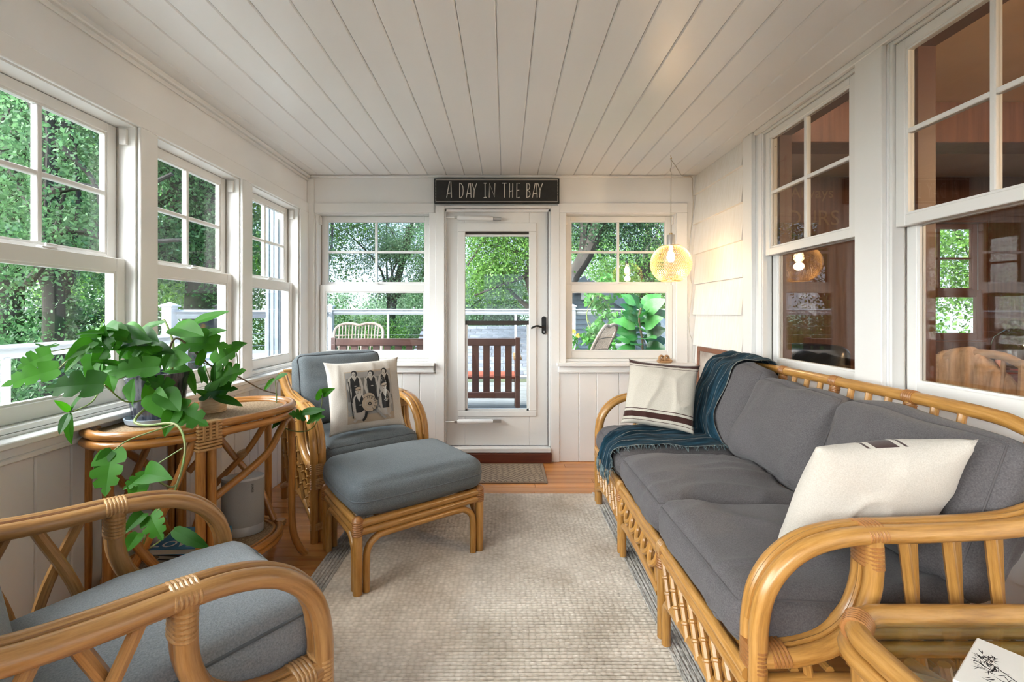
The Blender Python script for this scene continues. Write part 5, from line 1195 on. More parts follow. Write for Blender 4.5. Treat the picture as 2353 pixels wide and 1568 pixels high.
# counter, bowl cover, candle, chair with knitted throw, black chair, lamp
kc = empty('counter', (3.75, 3.05, 0), 0, 'wooden counter with a red runner in the room behind the glass', 'counter')
MB().box(-.85, .75, -.35, .35, 0, .86, c=.004).build('body', MAT['hwall'], kc, smooth=False); MB().box(-.92, .80, -.40, .40, .86, .90, c=.004).build('worktop', MAT['redwood'], kc, smooth=False)
MB().box(-.90, .78, -.28, .05, .90, .906).build('runner', mat('red_runner', (.40, .04, .03), .8, (.05, .03, .03), (5, 5, 5)), kc, smooth=False)
cl = empty('glass_cloche', (3.42, 3.05, .907), 0, 'clear glass cloche on the counter behind the house window', 'cloche')
MB().lathe([(.12, 0), (.12, .12), (.10, .20), (.05, .25), (.012, .262), (.012, .275), (.03, .29), (.03, .31), (0, .32)], 24).build('dome', MAT['tglass'], cl)
cd = empty('candle', (3.20, 2.95, .907), 0, 'small pink candle on the counter behind the house window', 'candle')
MB().lathe([(0, 0), (.05, 0), (.055, .012), (0, .014)], 18).build('dish', MAT['redwood'], cd); MB().lathe([(0, .014), (.018, .014), (.018, .06), (0, .062)], 12).build('wax', mat('candle_wax', (.75, .32, .22), .5), cd); MB().tube([(0, 0, .06), (0, 0, .072)], .0012, 5).build('wick', MAT['black'], cd)
MAT['knit'] = mat('knit_wool', (.42, .24, .12), .95, (.58, .36, .20), (60, 60, 8), bump=.8, bscale=(120, 20, 120))
dc = empty('dining_chair', (2.45, 2.50, 0), R(200), 'light wooden chair with a knitted wrap over its back behind the house glass', 'chair')
for sx in (-1, 1):
    MB().tube([(-.19, sx*.19, 0), (-.20, sx*.19, .46), (-.26, sx*.18, 1.02)], .018, 8).build('back_leg', MAT['wood'], dc); MB().tube([(.19, sx*.19, 0), (.18, sx*.18, .45)], .018, 8).build('front_leg', MAT['wood'], dc)
MB().box(-.22, .22, -.22, .22, .44, .475, c=.01).build('seat', MAT['wood'], dc, smooth=False)
MB().tube(spline([(-.26, -.20, .98), (-.275, -.1, 1.03), (-.28, 0, 1.04), (-.275, .1, 1.03), (-.26, .20, .98)], 5), .024, 10).build('top_rail', MAT['wood'], dc)
for k in range(3): MB().tube([(-.20, -.1+k*.1, .47), (-.272, -.1+k*.1, 1.02)], .011, 7).build('spindle', MAT['wood'], dc)
kb = MB(); SLk = spline([(-.20, .0, .62), (-.235, .0, .85), (-.25, .0, 1.03), (-.285, .0, 1.072), (-.32, .0, 1.03), (-.345, 0, .82), (-.36, 0, .62)], 5); Vk = []
for i, p in enumerate(SLk):
    for j in range(21):
        s = -1+2*j/20; Vk.append((p.x+.012*math.sin(j*1.9)-.02*abs(s)*(i/len(SLk)), s*.17*(1+.25*i/len(SLk)), p.z-.10*abs(s)**2*(i/len(SLk))-.22*max(0, s+.2)*(.3+i/len(SLk))))
kb.add(Vk, [[i*21+j, i*21+j+1, (i+1)*21+j+1, (i+1)*21+j] for i in range(len(SLk)-1) for j in range(20)])
kt = empty('knitted_wrap', (2.45, 2.50, 0), R(200), 'tan ribbed knitted wrap over the chair back behind the house glass', 'wrap'); ko = kb.build('cloth', MAT['knit'], kt, ang=180)
sm = ko.modifiers.new('t', 'SOLIDIFY'); sm.thickness = .008; sm.offset = 1
MAT['leather'] = mat('black_leather', (.012, .012, .013), .25)
bc = empty('club_chair', (2.35, 3.75, 0), R(215), 'black leather club chair in the room behind the house glass', 'chair')
cushion('backrest', (.56, .62, .16), Matrix.Translation((-.28, 0, .72)) @ Matrix.Rotation(R(-98), 4, 'Y'), bc, MAT['leather'], 71., puff=.04, rr=.07, cuts=10)
cushion('seat', (.60, .58, .20), Matrix.Translation((.04, 0, .36)), bc, MAT['leather'], 73., puff=.03, rr=.07, cuts=10)
for s in (-1, 1): cushion('armrest', (.62, .12, .34), Matrix.Translation((.04, s*.35, .40)), bc, MAT['leather'], 75., puff=.01, rr=.05, cuts=8)
for sx in (-1, 1):
    for sy in (-1, 1): MB().tube([(sx*.25, sy*.30, 0), (sx*.25, sy*.30, .28)], .02, 8).build('leg', MAT['dark'], bc)
hl = empty('ceiling_lamp', (3.1, .9, HZC), 0, 'warm ceiling lamp in the room behind the house windows', 'lamp')
MB().lathe([(0, 0), (.06, 0), (.06, -.02), (0, -.022)], 20).build('canopy', MAT['brass'], hl); MB().tube([(0, 0, -.02), (0, 0, -.28)], .006, 8).build('stem', MAT['brass'], hl)
MB().lathe([(0, -.28), (.05, -.28), (.15, -.36), (.17, -.40), (.165, -.40), (.14, -.36), (0, -.30)], 24).build('shade', MAT['hceil'], hl); MB().lathe([(0, -.30), (.03, -.32), (.035, -.36), (.02, -.39), (0, -.395)], 14).build('bulb', MAT['bulb'], hl)
hd_ = bpy.data.lights.new('house_bulb', 'POINT'); ho = bpy.data.objects.new('house_bulb', hd_); COL.objects.link(ho); hd_.energy = 22; hd_.color = (1, .72, .42); hd_.shadow_soft_size = .05; ho.location = (3.1, .9, HZC-.46)

# ------------------------------------------------------------------ deck, railings
MAT['deckw'] = mat('weathered_deck', (.16, .165, .16), .8, (.30, .31, .30), (3, 40, 10), island=('obj', .2), bump=.3); MAT['railw'] = mat('rail_white', (.45, .47, .50), .35); MAT['cable'] = mat('steel_cable', (.55, .56, .57), .35, metal=.9); MAT['postb'] = mat('blue_grey_paint', (.13, .17, .21), .5)
MAT['earth'] = mat('hillside', (.035, .045, .02), .95, (.07, .085, .03), (.6, .6, .6)); MAT['hill'] = mat('far_hill', (.16, .24, .22), .95, (.20, .30, .24), (.3, .3, .3))
DZ = .16
dk = struct('deck', MB().box(-2.95, 5.0, YB+.15, 7.40, DZ-.16, DZ-.032), MAT['deckw'], 'weathered grey wooden deck outside the door', 'deck')
y = YB+.15; dmesh = MB().box(-2.95, 5.0, .003, .139, -.03, 0, c=.004).mesh('deck_board', MAT['deckw'], False)
while y < 7.4-.13:
    link('deck_board', dmesh, dk, Matrix.Translation((0, y, DZ))); y += .143
struct('side_deck', MB().box(-4.7, XL-.16, -1.5, 5.40, -.14, -.03), MAT['deckw'], 'lower weathered grey deck along the left windows', 'deck')
struct('ground', MB().box(-60, 60, -30, 90, -4.2, -4.0), MAT['earth'], 'dark wooded hillside below the house', 'ground')
def railing(pts, ztop, zdeck, label, posts=True, bal=(), ncab=6, end=(True, True)):
    P = [Vector((p[0], p[1], 0)) for p in pts]; t = empty('deck_railing', (P[0].x, P[0].y, zdeck), 0, label, 'railing', 'white cable railings round the decks')
    for a, b in zip(P[:-1], P[1:]):
        d = (b-a); n_ = Vector((-d.y, d.x, 0)).normalized(); q = lambda pt, z: Vector((pt.x, pt.y, z))
        MB().tube([q(a, ztop-.014), q(b, ztop-.014)], .062, 4, ell=(.30, .95), up=(0, 0, 1)).build('cap_rail', MAT['railw'], t, world=True, smooth=False)
        MB().tube([q(a, ztop-.055), q(b, ztop-.055)], .036, 4, ell=(.95, .7), up=(0, 0, 1)).build('sub_rail', MAT['railw'], t, world=True, smooth=False)
        MB().tube([q(a, zdeck+.09), q(b, zdeck+.09)], .028, 4, up=(0, 0, 1)).build('bottom_rail', MAT['railw'], t, world=True, smooth=False)
        for k in range(ncab):
            z = zdeck+.19+k*(ztop-.13-zdeck-.19)/ncab; MB().tube([q(a, z), q(b, z)], .0035, 5).build('cable', MAT['cable'], t, world=True)
    for i, p in enumerate(P):
        if not (end[0] if i == 0 else end[1] if i == len(P)-1 else True): continue
        MB().box(p.x-.05, p.x+.05, p.y-.05, p.y+.05, zdeck, ztop+.035, c=.004).build('post', MAT['railw'], t, world=True, smooth=False)
        c = MB(); c.box(p.x-.068, p.x+.068, p.y-.068, p.y+.068, ztop+.035, ztop+.052, c=.003); c.add([(p.x-.06, p.y-.06, ztop+.052), (p.x+.06, p.y-.06, ztop+.052), (p.x+.06, p.y+.06, ztop+.052), (p.x-.06, p.y+.06, ztop+.052), (p.x, p.y, ztop+.085)], [(0, 1, 4), (1, 2, 4), (2, 3, 4), (3, 0, 4)])
        c.build('post_cap', MAT['railw'], t, world=True, smooth=False)
    for (x, yv) in bal: MB().box(x-.016, x+.016, yv-.016, yv+.016, zdeck, ztop-.08).build('baluster', MAT['railw'], t, world=True, smooth=False)
    return t
railing([(-2.80, 7.30), (1.08, 7.30), (4.95, 7.30)], 1.335, DZ, 'white cable railing across the far edge of the deck', bal=[(-1.87, 7.3), (-.85, 7.3), (.17, 7.3), (2.0, 7.3), (3.0, 7.3), (4.0, 7.3)])
railing([(-2.80, 7.22), (-2.72, 5.30), (-3.40, 4.62)], 1.30, DZ, 'white cable railing turning the left corner of the deck', end=(False, True))
railing([(-3.18, 4.45), (-3.18, -.6)], 1.065, -.03, 'low white cable railing along the side deck under the trees', ncab=6, bal=[(-3.18, 4.0), (-3.18, 2.90), (-3.18, 1.8), (-3.18, .7)], end=(True, False))
MAT['stbox'] = mat('pale_blue_plastic', (.17, .21, .29), .5, (.20, .24, .32), (3, 60, 3))
sb = empty('deck_box', (-2.45, 4.70, -.03), R(0), 'pale blue grey storage box on the side deck outside the windows', 'storage box')
MB().box(-.55, .50, -.20, .20, 0, .84, c=.01).build('body', MAT['stbox'], sb, smooth=False); MB().box(-.58, .53, -.22, .22, .84, .90, c=.02).build('lid', MAT['stbox'], sb, smooth=False)
pc = empty('porch_post', (-2.12, 4.22, -.03), 0, 'blue grey grooved post outside the corner window', 'post')
MB().box(-.065, .065, -.065, .065, 0, 2.75, c=.006).build('shaft', MAT['postb'], pc, smooth=False)
for k in range(3): MB().box(-.055+k*.042, -.030+k*.042, -.074, -.064, .1, 2.6).build('fluting', MAT['postb'], pc, smooth=False)
def bulb(loc, label):
    t = empty('string_light', loc, 0, label, 'light bulb', 'string lights outside')
    MB().lathe([(0, .05), (.017, .05), (.019, .0), (.016, -.012), (0, -.014)], 12).build('socket', MAT['black'], t); MB().lathe([(.012, -.012), (.026, -.04), (.031, -.065), (.024, -.09), (0, -.102)], 14).build('bulb', MAT['glass'] if 'unlit' in label else MAT['bulb2'], t)
MAT['bulb2'] = mat('small_bulb_glow', (1, .8, .5), .3, emit=(1, .70, .35), es=3)
bulb(at(646, 480, 4.1), 'lit string light bulb beside the blue grey porch post'); bulb(at(818, 492, 5.2), 'unlit string light bulb outside the back left window, next to the room corner'); bulb(at(955, 505, 5.2), 'unlit string light bulb outside the back left window, next to the deck door'); bulb(at(1440, 610, 5.6), 'lit string light bulb outside the back right window')
tag(MB().tube(spline([at(646, 466, 4.1), at(735, 492, 4.7), at(818, 482, 5.2), at(890, 500, 5.2), at(955, 494, 5.2), at(1200, 440, 5.4), at(1440, 600, 5.6), at(1560, 440, 5.5)], 6), .004, 5).build('light_cable', MAT['black']), 'thin black cable of the string lights above the deck', 'cable')

# bench on the deck, seen from behind
MAT['bench'] = mat('bench_brown', (.055, .020, .014), .4, (.085, .032, .022), (3, 40, 3)); MAT['bseat'] = mat('bench_seat_red', (.45, .10, .05), .5)
bn = empty('garden_bench', (-.86, 4.96, DZ), 0, 'dark brown slatted garden bench on the deck, seen from behind', 'bench')
for s in (-1, 1):
    MB().box(s*1.0-.025, s*1.0+.025, -.03, .03, 0, .845, c=.004).build('back_post', MAT['bench'], bn, smooth=False); MB().box(s*1.0-.025, s*1.0+.025, .47, .52, 0, .60, c=.004).build('front_leg', MAT['bench'], bn, smooth=False)
    MB().box(s*1.0-.045, s*1.0+.045, -.02, .56, .60, .63, c=.006).build('armrest', MAT['wood'], bn, smooth=False); MB().box(s*1.0-.02, s*1.0+.02, .03, .47, .33, .39).build('side_rail', MAT['bench'], bn, smooth=False)
MB().box(-.975, .975, -.028, .028, .755, .835, c=.006).build('top_rail', MAT['bench'], bn, smooth=False); MB().box(-.975, .975, -.022, .022, .185, .25, c=.004).build('lower_rail', MAT['bench'], bn, smooth=False)
sl = MB().box(-.036, .036, -.010, .010, .25, .755, c=.002).mesh('back_slat', MAT['bench'], False)
for k in range(16): link('back_slat', sl, bn, Matrix.Translation((-.90+k*.120, 0, 0)))
st2 = MB().box(-.975, .975, -.027, .027, .39, .41, c=.003).mesh('seat_slat', MAT['bseat'], False)
for k in range(8): link('seat_slat', st2, bn, Matrix.Translation((0, .06+k*.062, 0)))
# wicker chairs
MAT['wick'] = mat('grey_wicker', (.24, .185, .145), .8, (.33, .265, .215), (40, 40, 40))
def wicker(loc, rz, label, sc=1.0):
    t = empty('wicker_chair', loc, rz, label, 'chair', 'wicker chairs on the deck')
    bk = spline([(-.02, -.30, .36), (-.10, -.31, .62), (-.22, -.32, .86), (-.26, -.24, .95), (-.25, -.10, .965), (-.24, .0, .945), (-.25, .10, .965), (-.26, .24, .95), (-.22, .32, .86), (-.10, .31, .62), (-.02, .30, .36)], 5)
    MB().tube(bk, .020, 8).build('back_frame', MAT['wick'], t)
    for k in range(13):
        yv = -.26+k*.52/12; MB().tube(spline([(-.03, yv*.8, .36), (-.12, yv*.95, .65), (-.245, yv, .945-.02*abs(yv))], 4), .008, 6).build('back_stake', MAT['wick'], t)
    for zz, xx in ((.52, -.075), (.66, -.125), (.80, -.19)): MB().tube(spline([(xx+.012, -.305, zz), (xx-.005, 0, zz+.01), (xx+.012, .305, zz)], 4), .007, 6).build('back_band', MAT['wick'], t)
    for s in (-1, 1):
        for zz, rr_ in ((.60, .022), (.555, .020)): MB().tube(spline([(-.10, s*.31, zz), (.15, s*.335, zz), (.42, s*.33, zz-.01), (.52, s*.30, zz-.07), (.54, s*.28, zz-.16)], 5), rr_, 8).build('arm_rail', MAT['wick'], t)
        for k in range(7): MB().tube([(-.02+k*.075, s*.32, .56), (-.02+k*.075, s*.29, .36)], .007, 5).build('arm_stake', MAT['wick'], t)
        MB().tube([(.50, s*.27, 0), (.52, s*.27, .40)], .020, 8).build('leg', MAT['wick'], t); MB().tube([(-.06, s*.27, 0), (-.02, s*.29, .40)], .020, 8).build('leg', MAT['wick'], t)
    cushion('seat', (.56, .58, .10), Matrix.Translation((.24, 0, .36)), t, MAT['wick'], 90., puff=.01, rr=.03, cuts=6)
    return t
wicker((-1.97, 6.05, DZ), R(-80), 'pale wicker armchair on the deck behind the bench'); wicker((1.06, 5.65, DZ), R(150), 'pale wicker armchair side-on beside the deck plants'); 
wicker((5.0, 5.3, -.03), R(200), 'dark wicker armchair outside the brown house window')

# ------------------------------------------------------------------ plants on the deck
def plant_mesh(kind):
    out = []
    for s in range(3): out.append(leaf_mesh(kind, 50+s, .12, .18, wide=1.0))
    return out
MAT['fid'] = leaf_mat('big_leaf', (.016, .095, .022), (.065, .24, .05), .35, .22, False); MAT['tom'] = leaf_mat('vine_leaf', (.06, .20, .05), (.14, .38, .08), .5, .35); MAT['yel'] = mat('yellow_flower', (.75, .42, .05), .6); MAT['terra'] = mat('planter_grey', (.10, .10, .10), .7)
FL = {'big': []}
for m_ in plant_mesh('heart'):
    m2 = m_.copy(); m2.materials.clear(); m2.materials.append(MAT['fid']); FL['big'].append(m2)
fp = empty('fiddle_leaf_plant', (1.84, 6.15, DZ), 0, 'big-leaved potted plant on the deck outside the back right window', 'potted plant')
MB().lathe([(0, 0), (.14, 0), (.18, .30), (.19, .32), (.17, .32), (0, .29)], 20).build('planter', MAT['terra'], fp); MB().tube(spline([(0, 0, .28), (.02, 0, .7), (-.02, .02, 1.0), (.0, .0, 1.18)], 5), .014, 7).build('stem', MAT['stemb'], fp)
rq = random.Random(21)
for k in range(44):
    a = k*2.4; z = .25+.97*k/44; base = Vector((1.84+.03*math.cos(a), 6.15+.03*math.sin(a), DZ+z)); el = -.35+1.1*k/44
    d = Vector((math.cos(a)*math.cos(el), math.sin(a)*math.cos(el), math.sin(el))); place_leaf(fp, base+d*.05, d, rq.uniform(.22, .32), Vector((rq.uniform(-.6, .6), -.75, rq.uniform(.3, .9))), 'big', k, 'leaf', FL)
def leaf_cloud(name, m, parent, centres, n, size, seed, spread, up=.5, world=True):
    rg_ = np.random.default_rng(seed); C = np.array([tuple(c) for c in centres], dtype=float); ci = rg_.integers(0, len(C), n)
    P = C[ci]+rg_.normal(0, 1, (n, 3))*np.array(spread)
    d = rg_.normal(0, 1, (n, 3)); d[:, 2] -= .35; d /= np.linalg.norm(d, axis=1)[:, None]
    q = rg_.normal(0, 1, (n, 3)); q[:, 2] += up*2; q -= d*np.sum(q*d, axis=1)[:, None]; q /= np.linalg.norm(q, axis=1)[:, None]
    x = np.cross(d, q); s = (size*rg_.uniform(.65, 1.35, n))[:, None]
    V = np.stack([P-d*s*.5, P+x*s*.30-d*s*.05, P+d*s*.5+q*s*.06, P-x*s*.30-d*s*.05], axis=1).reshape(-1, 3)
    if parent is not None and world:
        M_ = np.array(WM[parent.name].inverted()); V = V @ M_[:3, :3].T+M_[:3, 3]
    me = bpy.data.meshes.new(name); me.vertices.add(4*n); me.vertices.foreach_set('co', V.astype(np.float32).ravel()); me.loops.add(4*n); me.loops.foreach_set('vertex_index', np.arange(4*n, dtype=np.int32)); me.polygons.add(n)
    me.polygons.foreach_set('loop_start', np.arange(0, 4*n, 4, dtype=np.int32)); me.polygons.foreach_set('loop_total', np.full(n, 4, dtype=np.int32)); me.materials.append(m); me.update(calc_edges=True); me.validate()
    return tag(link(name, me, parent), kind='stuff')
tv = empty('tomato_vine', (1.38, 6.62, DZ), 0, 'tall leafy tomato vine with a red fruit beside the wicker chair', 'vine')
MB().lathe([(0, 0), (.13, 0), (.16, .26), (.17, .28), (.15, .28), (0, .25)], 18).build('planter', MAT['terra'], tv)
for k in range(4): MB().tube(spline([(0, 0, .25), (rq.uniform(-.1, .1), rq.uniform(-.05, .05), .7), (rq.uniform(-.2, .2), 0, 1.1), (rq.uniform(-.12, .2), 0, 1.5)], 5), .006, 6).build('stem', MAT['stem'], tv)
leaf_cloud('foliage', MAT['tom'], tv, [(1.38+rq.uniform(-.22, .28)*(1-.35*k/30), 6.60+rq.uniform(-.1, .1), DZ+.35+k*.042) for k in range(30)], 900, .085, 3, (.055, .05, .05))
MB().lathe([(0, .028), (.022, .022), (.03, 0), (.022, -.022), (0, -.028)], 12, (.22, -.12, .86)).build('tomato', mat('tomato_red', (.70, .05, .02), .25), tv)
yf = empty('yellow_flower_plant', (.98, 6.80, DZ), 0, 'yellow flowering plant beside the white railing post', 'flower')
MB().lathe([(0, 0), (.12, 0), (.15, .24), (.13, .24), (0, .22)], 16).build('planter', MAT['terra'], yf); leaf_cloud('foliage', MAT['tom'], yf, [(.98+rq.uniform(-.12, .12), 6.8, DZ+.3+k*.05) for k in range(11)], 240, .07, 8, (.05, .05, .05))
for (dx, dz_) in ((-.05, .92), (.03, .84), (.10, .78), (-.02, .70), (.20, .38)):
    for k in range(9): a = k*2*math.pi/9; MB().tube([(dx, -.1, dz_), (dx+.035*math.cos(a), -.11, dz_+.035*math.sin(a))], .008, 5).build('petal', MAT['yel'], yf)

# ------------------------------------------------------------------ neighbouring house
MAT['siding'] = mat('blue_grey_siding', (.13, .185, .235), .6, (.16, .215, .265), (2, 2, 20)); MAT['roofs'] = mat('grey_shingle', (.15, .165, .195), .8, (.22, .235, .265), (10, 10, 10), island=('obj', .22)); MAT['sidew'] = mat('house_trim_white', (.75, .76, .77), .5)
nh = empty('neighbour_house', (2.2, 11.2, -4.0), 0, 'blue grey clapboard house with shingled roof below the deck', 'house')
WX0, WX1, AX, AZ, EZ = 1.30, 5.2, 2.0, 2.06, .15
sl_ = (AZ-EZ)/(WX1-AX)
MB().box(WX0, WX1, 11.25, 16.0, -4.0, EZ-.1).build('body', MAT['siding'], nh, world=True, smooth=False)
z = -2.0
while z < AZ-.05:
    x1 = min(WX1, AX+(AZ-z)/sl_); x0 = max(WX0, AX-(AZ-z)/.62); b = MB(); V = []
    for xx in (x0, x1): V += [(xx, 11.25, z), (xx, 11.21, z), (xx, 11.245, z+.125), (xx, 11.25, z+.125)]
    b.add(V, [(0, 1, 2, 3), (7, 6, 5, 4), (1, 0, 4, 5), (2, 1, 5, 6), (3, 2, 6, 7)]); b.build('clapboard', MAT['siding'], nh, world=True, smooth=False); z += .12
for (x0, z0, x1, z1) in ((AX, AZ, WX1+.3, EZ-.18), (AX, AZ, WX0-.2, AZ-.62*(AX-WX0+.2))):
    d = Vector((x1-x0, 0, z1-z0)); ln = d.length; mt = Matrix.Translation((x0, 11.0, z0)) @ Matrix.Rotation(-math.atan2(d.z, d.x), 4, 'Y')
    MB().box(0, ln, 0, 5.0, 0, .05, mt).build('roof_slab', MAT['roofs'], nh, world=True, smooth=False); MB().box(0, ln, -.03, .0, -.14, .06, mt).build('rake_board', MAT['postb'], nh, world=True, smooth=False); MB().box(0, ln, -.035, -.0, .06, .075, mt).build('drip_edge', MAT['sidew'], nh, world=True, smooth=False)
vt = MB().box(1.86, 2.06, 11.10, 11.20, 1.60, 1.80, c=.01).build('gable_vent', MAT['sidew'], nh, world=True, smooth=False)
wn = MB().box(2.55, 3.20, 11.14, 11.22, -.35, .55, c=.01).build('window', MAT['sidew'], nh, world=True, smooth=False)
MB().box(2.62, 3.13, 11.12, 11.15, -.28, .48).build('pane', mat('dull_pane', (.35, .42, .42), .2), wn, world=True, smooth=False)
def shingle_roof(name, label, x0, x1, y_eave, z_eave, y_top, z_top, tw=.25):
    t = empty(name, (x0, y_eave, z_eave), 0, label, 'roof'); d = Vector((0, y_top-y_eave, z_top-z_eave)); ln = d.length; mt = Matrix.Translation((0, y_eave, z_eave)) @ Matrix.Rotation(math.atan2(d.z, d.y), 4, 'X')
    MB().box(x0, x1, 0, ln, -.06, -.012, mt).build('deck', MAT['dark'], t, world=True, smooth=False)
    rows = int(ln/.14); cols = int((x1-x0)/tw); inv = WM[t.name].inverted()
    tm_ = MB().box(.004, tw-.004, 0, .19, -.006, .006).mesh('roof_shingle', MAT['roofs'], False); rr_ = random.Random(8)
    for r in range(rows):
        for c in range(cols):
            link('roof_shingle', tm_, t, inv @ mt @ Matrix.Translation((x0+c*tw+(tw/2 if r % 2 else 0), r*.14, .004+.004*rr_.random())) @ Matrix.Rotation(R(-2.4), 4, 'X'))
shingle_roof('shed_roof', 'light grey shingle roof below the deck, seen through the door', -1.9, .75, 8.6, .10, 10.6, .99)
shingle_roof('porch_roof', 'light grey shingle roof beside the big-leaved plant', 3.1, 4.9, 8.8, -.2, 10.6, 1.0)
dp = MB().tube(spline([at(1508, 730, 8.5), at(1522, 745, 8.5), at(1532, 775, 8.5), at(1540, 815, 8.5)], 5), .09, 8); tag(dp.build('downspout', MAT['postb']), 'dark blue grey downspout bending over the porch roof', 'downspout')

# ------------------------------------------------------------------ trees
MAT['bark'] = mat('bark', (.035, .030, .026), .9, (.075, .065, .055), (6, 6, 2), bump=.8, bscale=(14, 14, 4))
TL = [leaf_mat('oak_leaf', (.045, .115, .045), (.18, .34, .15), .5, .40), leaf_mat('maple_leaf', (.055, .15, .03), (.21, .40, .085), .5, .42), leaf_mat('pale_leaf', (.09, .17, .09), (.23, .35, .19), .55, .38), leaf_mat('dark_leaf', (.018, .06, .025), (.075, .17, .07), .5, .30)]  # the last leaf is a darker green than the others
def tree(label, base, top, r0, crowns, n, size, mi, seed, bends=None, group='trees beyond the deck', spread=.33, nb=14, limbs=()):
    rt = random.Random(seed); base, top = Vector(base), Vector(top); t = empty('tree', base, 0, label, 'tree', group)
    P = [base]+[Vector(b) for b in (bends or [base.lerp(top, .5)+Vector((rt.uniform(-.2, .2), rt.uniform(-.2, .2), 0))])]+[top]; sp = spline(P, 6)
    MB().tube(sp, [r0*(1-.55*i/len(sp)) for i in range(len(sp))], 9).build('trunk', MAT['bark'], t, world=True)
    for lb, lr in limbs:
        q = spline(lb, 5); MB().tube(q, [lr*(1-.7*i/len(q)) for i in range(len(q))], 7).build('branch', MAT['bark'], t, world=True)
    cs = []
    for (c, rad, k) in crowns:
        for _ in range(k):
            v = Vector((rt.gauss(0, 1), rt.gauss(0, 1), rt.gauss(0, 1))).normalized()*(rt.random()**.45); cs.append(Vector((c[0]+v.x*rad[0], c[1]+v.y*rad[1], c[2]+v.z*rad[2])))
    for k in range(nb):
        e = rt.choice(cs); s = sp[rt.randrange(len(sp)//2, len(sp))]; mid = s.lerp(e, .5)+Vector((rt.uniform(-.3, .3), rt.uniform(-.3, .3), rt.uniform(-.1, .35)))
        q = spline([s, mid, e], 5); MB().tube(q, [r0*.30*(1-.8*i/len(q)) for i in range(len(q))], 6).build('branch', MAT['bark'], t, world=True)
    leaf_cloud('foliage', TL[mi], t, cs, int(n*3.4), size*.44, seed, (spread, spread, spread*.75)); return t
G = -4.0
# left side
tree('big dark oak with a thick trunk outside the middle left window', (-6.3, 9.3, G), (-6.5, 9.5, 7.5), .46, [((-6.6, 9.6, 4.6), (2.6, 2.0, 2.4), 60), ((-7.2, 9.2, 2.4), (2.4, 1.2, .8), 30)], 15000, .17, 0, 1, bends=[(-6.25, 9.3, 0), (-6.15, 9.3, 2.6)], limbs=[([(-6.2, 9.3, 2.2), (-7.0, 9.2, 2.3), (-7.7, 9.1, 2.9), (-8.6, 9.0, 3.1)], .16), ([(-6.2, 9.3, .6), (-7.1, 9.3, .2), (-7.8, 9.2, -.4)], .14)])
tree('slender tree with level boughs outside the pot plant window', (-6.9, 6.6, G), (-6.7, 6.4, 6.5), .17, [((-6.9, 6.6, 4.2), (2.2, 1.6, 2.6), 46)], 8000, .14, 0, 2, limbs=[([(-6.8, 6.5, 2.8), (-5.9, 6.2, 3.0), (-5.2, 6.2, 2.9), (-4.6, 6.3, 3.2)], .075), ([(-6.8, 6.5, 2.1), (-6.0, 6.2, 2.4), (-5.2, 6.2, 2.25), (-4.5, 6.4, 2.3)], .07), ([(-6.8, 6.5, 1.7), (-6.3, 6.3, 2.1), (-6.0, 6.2, 2.9)], .06)])
tree('straight dark trunk tree behind the side deck railing', (-8.9, 8.0, G), (-8.6, 8.2, 6.5), .27, [((-9.0, 8.2, 3.6), (2.2, 2.0, 2.6), 40)], 7000, .16, 0, 3)
tree('leafy tree filling the gap beyond the side deck', (-9.8, 12.5, G), (-9.6, 12.5, 6.5), .22, [((-9.8, 12.5, 2.6), (3.2, 2.2, 4.0), 64)], 10000, .20, 1, 4)
tree('low leafy maple beside the side deck', (-6.4, 4.4, G), (-6.4, 4.4, 4.5), .13, [((-6.7, 4.6, 3.2), (1.7, 1.7, 1.7), 26), ((-7.0, 5.6, .6), (1.8, 1.8, .9), 30)], 8000, .13, 0, 5)
tree('dark-leaved understorey tree down the slope on the left', (-9.5, 9.6, G), (-9.4, 9.6, 2.2), .14, [((-9.3, 9.6, -.2), (3.4, 2.2, 1.8), 80)], 11000, .18, 3, 6)
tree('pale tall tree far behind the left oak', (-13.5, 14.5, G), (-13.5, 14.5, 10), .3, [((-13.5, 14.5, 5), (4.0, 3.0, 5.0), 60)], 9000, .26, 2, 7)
tree('broad tree to the left of the deck corner', (-5.6, 12.5, G), (-5.5, 12.4, 6.5), .24, [((-5.6, 12.5, 4.2), (2.0, 2.0, 2.6), 80), ((-5.3, 11.5, .8), (1.6, 1.4, 1.2), 36)], 13000, .16, 1, 8)
# behind the deck
tree('slender tree with airy crown behind the railing, left of the bench', (-3.0, 13.5, G), (-2.6, 13.5, 4.4), .17, [((-3.2, 13.4, 3.0), (2.0, 1.6, 1.3), 44), ((-2.6, 13.2, 4.2), (1.0, 1.2, .5), 14)], 7500, .13, 2, 9, bends=[(-2.85, 13.5, -1.0), (-3.35, 13.5, 1.2)], spread=.27)
tree('dense green tree behind the railing beside the door view', (-1.6, 12.0, G), (-1.6, 12.0, 2.6), .14, [((-1.8, 12.0, .9), (1.0, 1.0, 1.0), 40), ((-1.9, 12.4, 2.9), (.6, .8, 1.0), 16)], 8000, .12, 0, 10, spread=.25)
tree('yellow green bushy tree behind the wicker chair', (-3.2, 10.8, G), (-3.2, 10.8, .4), .09, [((-3.2, 10.8, .2), (1.1, .8, .75), 40)], 5200, .11, 1, 11, spread=.22)
tree('bright oak whose boughs hang across the door view', (.85, 9.2, G), (1.1, 9.2, 6.0), .22, [((-.1, 9.2, 3.0), (1.1, .9, .9), 44), ((-.2, 9.4, 1.95), (1.0, .8, .45), 22), ((.6, 9.3, 3.9), (1.4, 1.0, .8), 30)], 9500, .12, 1, 12, bends=[(.80, 9.2, 0), (.62, 9.2, 2.4)], spread=.24, limbs=[([(.66, 9.2, 2.1), (.35, 9.1, 1.98), (.0, 9.05, 1.85), (-.6, 9.0, 1.62)], .055), ([(.64, 9.2, 2.7), (.2, 9.1, 3.0), (-.25, 9.1, 2.9), (-.75, 9.0, 2.2)], .06)])
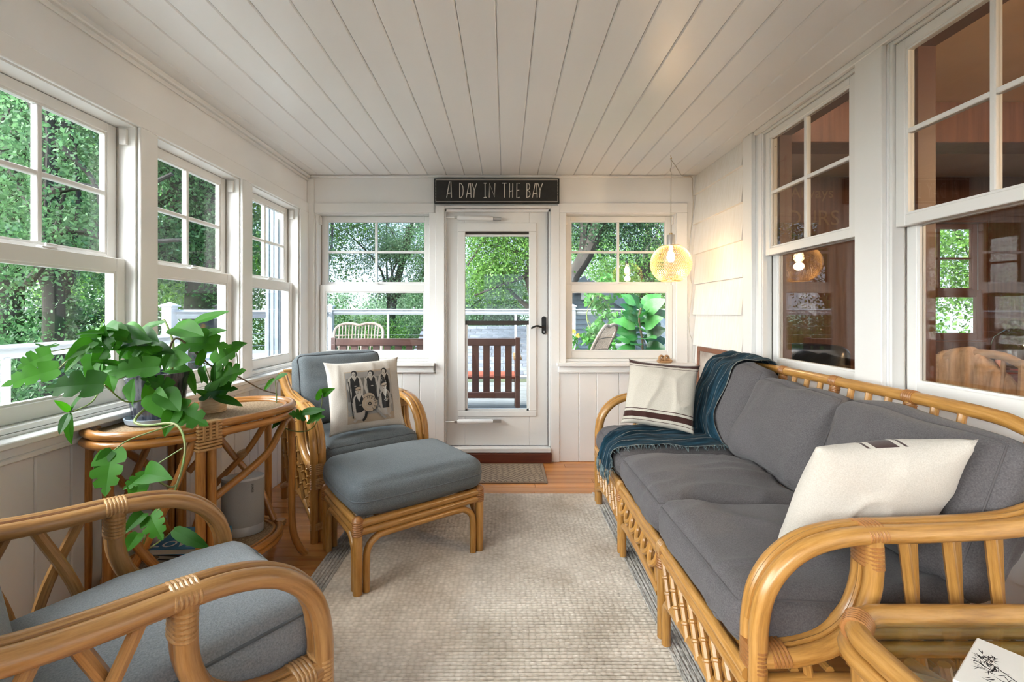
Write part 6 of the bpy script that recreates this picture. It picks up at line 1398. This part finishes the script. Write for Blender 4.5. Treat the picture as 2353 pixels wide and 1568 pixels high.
tree('dark leaning oak behind the back right window', (1.02, 8.6, G), (2.3, 8.7, 6.0), .20, [((2.5, 9.0, 3.4), (1.6, 1.2, 1.0), 50), ((1.6, 8.6, 3.2), (.8, .8, .7), 18)], 8500, .12, 3, 13, bends=[(1.02, 8.6, .4), (1.18, 8.6, 1.75), (1.72, 8.6, 2.85)], spread=.25, limbs=[([(1.30, 8.6, 2.0), (1.48, 8.6, 2.5), (1.45, 8.6, 3.4)], .12)])
tree('green tree beyond the neighbouring roof on the right', (4.6, 14.5, G), (4.6, 14.5, 4.5), .22, [((4.2, 14.5, 2.9), (2.6, 1.6, 1.8), 80), ((5.6, 14, 1.4), (1.6, 1.2, 1.2), 34)], 13000, .15, 1, 14, limbs=[([(4.6, 14.4, .5), (4.7, 14.2, 1.5), (4.4, 14.1, 2.4), (4.0, 14.0, 3.0)], .16)])
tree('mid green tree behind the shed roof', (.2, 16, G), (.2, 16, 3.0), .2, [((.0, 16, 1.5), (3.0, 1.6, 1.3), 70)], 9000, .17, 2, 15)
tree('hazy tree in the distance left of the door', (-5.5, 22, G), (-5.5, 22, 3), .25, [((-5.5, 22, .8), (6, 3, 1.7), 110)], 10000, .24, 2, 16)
tree('tree standing outside the brown house window', (9.5, 11.5, G), (9.5, 11.5, 6), .25, [((9.6, 11.5, 3), (3.2, 2.2, 3.4), 90)], 9000, .2, 1, 17)
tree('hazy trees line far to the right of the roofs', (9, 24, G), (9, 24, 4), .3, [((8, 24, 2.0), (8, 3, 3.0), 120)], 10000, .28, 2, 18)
hm = MB(); V = []; NX = 40
for k in range(NX+1):
    x = -60+k*3.0; h_ = 1.2+1.3*noise.noise(Vector((x*.06, 0, 3))); V += [(x, 60, -4), (x, 62, h_), (x, 75, h_*.8), (x, 80, -4)]
hm.add(V, [[k*4+j, (k+1)*4+j, (k+1)*4+j+1, k*4+j+1] for k in range(NX) for j in range(3)]); struct('hills', hm, MAT['hill'], 'hazy wooded hills on the horizon', 'hills')
rd = random.Random(31)
MAT['dry'] = mat('dry_leaf', (.30, .11, .04), .7)
for k in range(9):
    x, yv = rd.uniform(-.5, .5), rd.uniform(4.3, 5.4); lf = empty('fallen_leaf', (x, yv, DZ+.004), rd.uniform(0, 6), 'dry brown leaf lying on the deck boards', 'leaf', 'dry leaves on the deck')
    lv = MB().tube([(-.035, 0, .002), (-.015, 0, .003), (.01, 0, .004), (.04, 0, .006)], [.003, .022, .020, .002], 6, ell=(.12, 1), up=(0, 0, 1)); lv.build('blade', MAT['dry'], lf); MB().tube([(-.035, 0, .002), (-.06, .004, .003)], .0012, 4).build('stalk', MAT['dry'], lf)
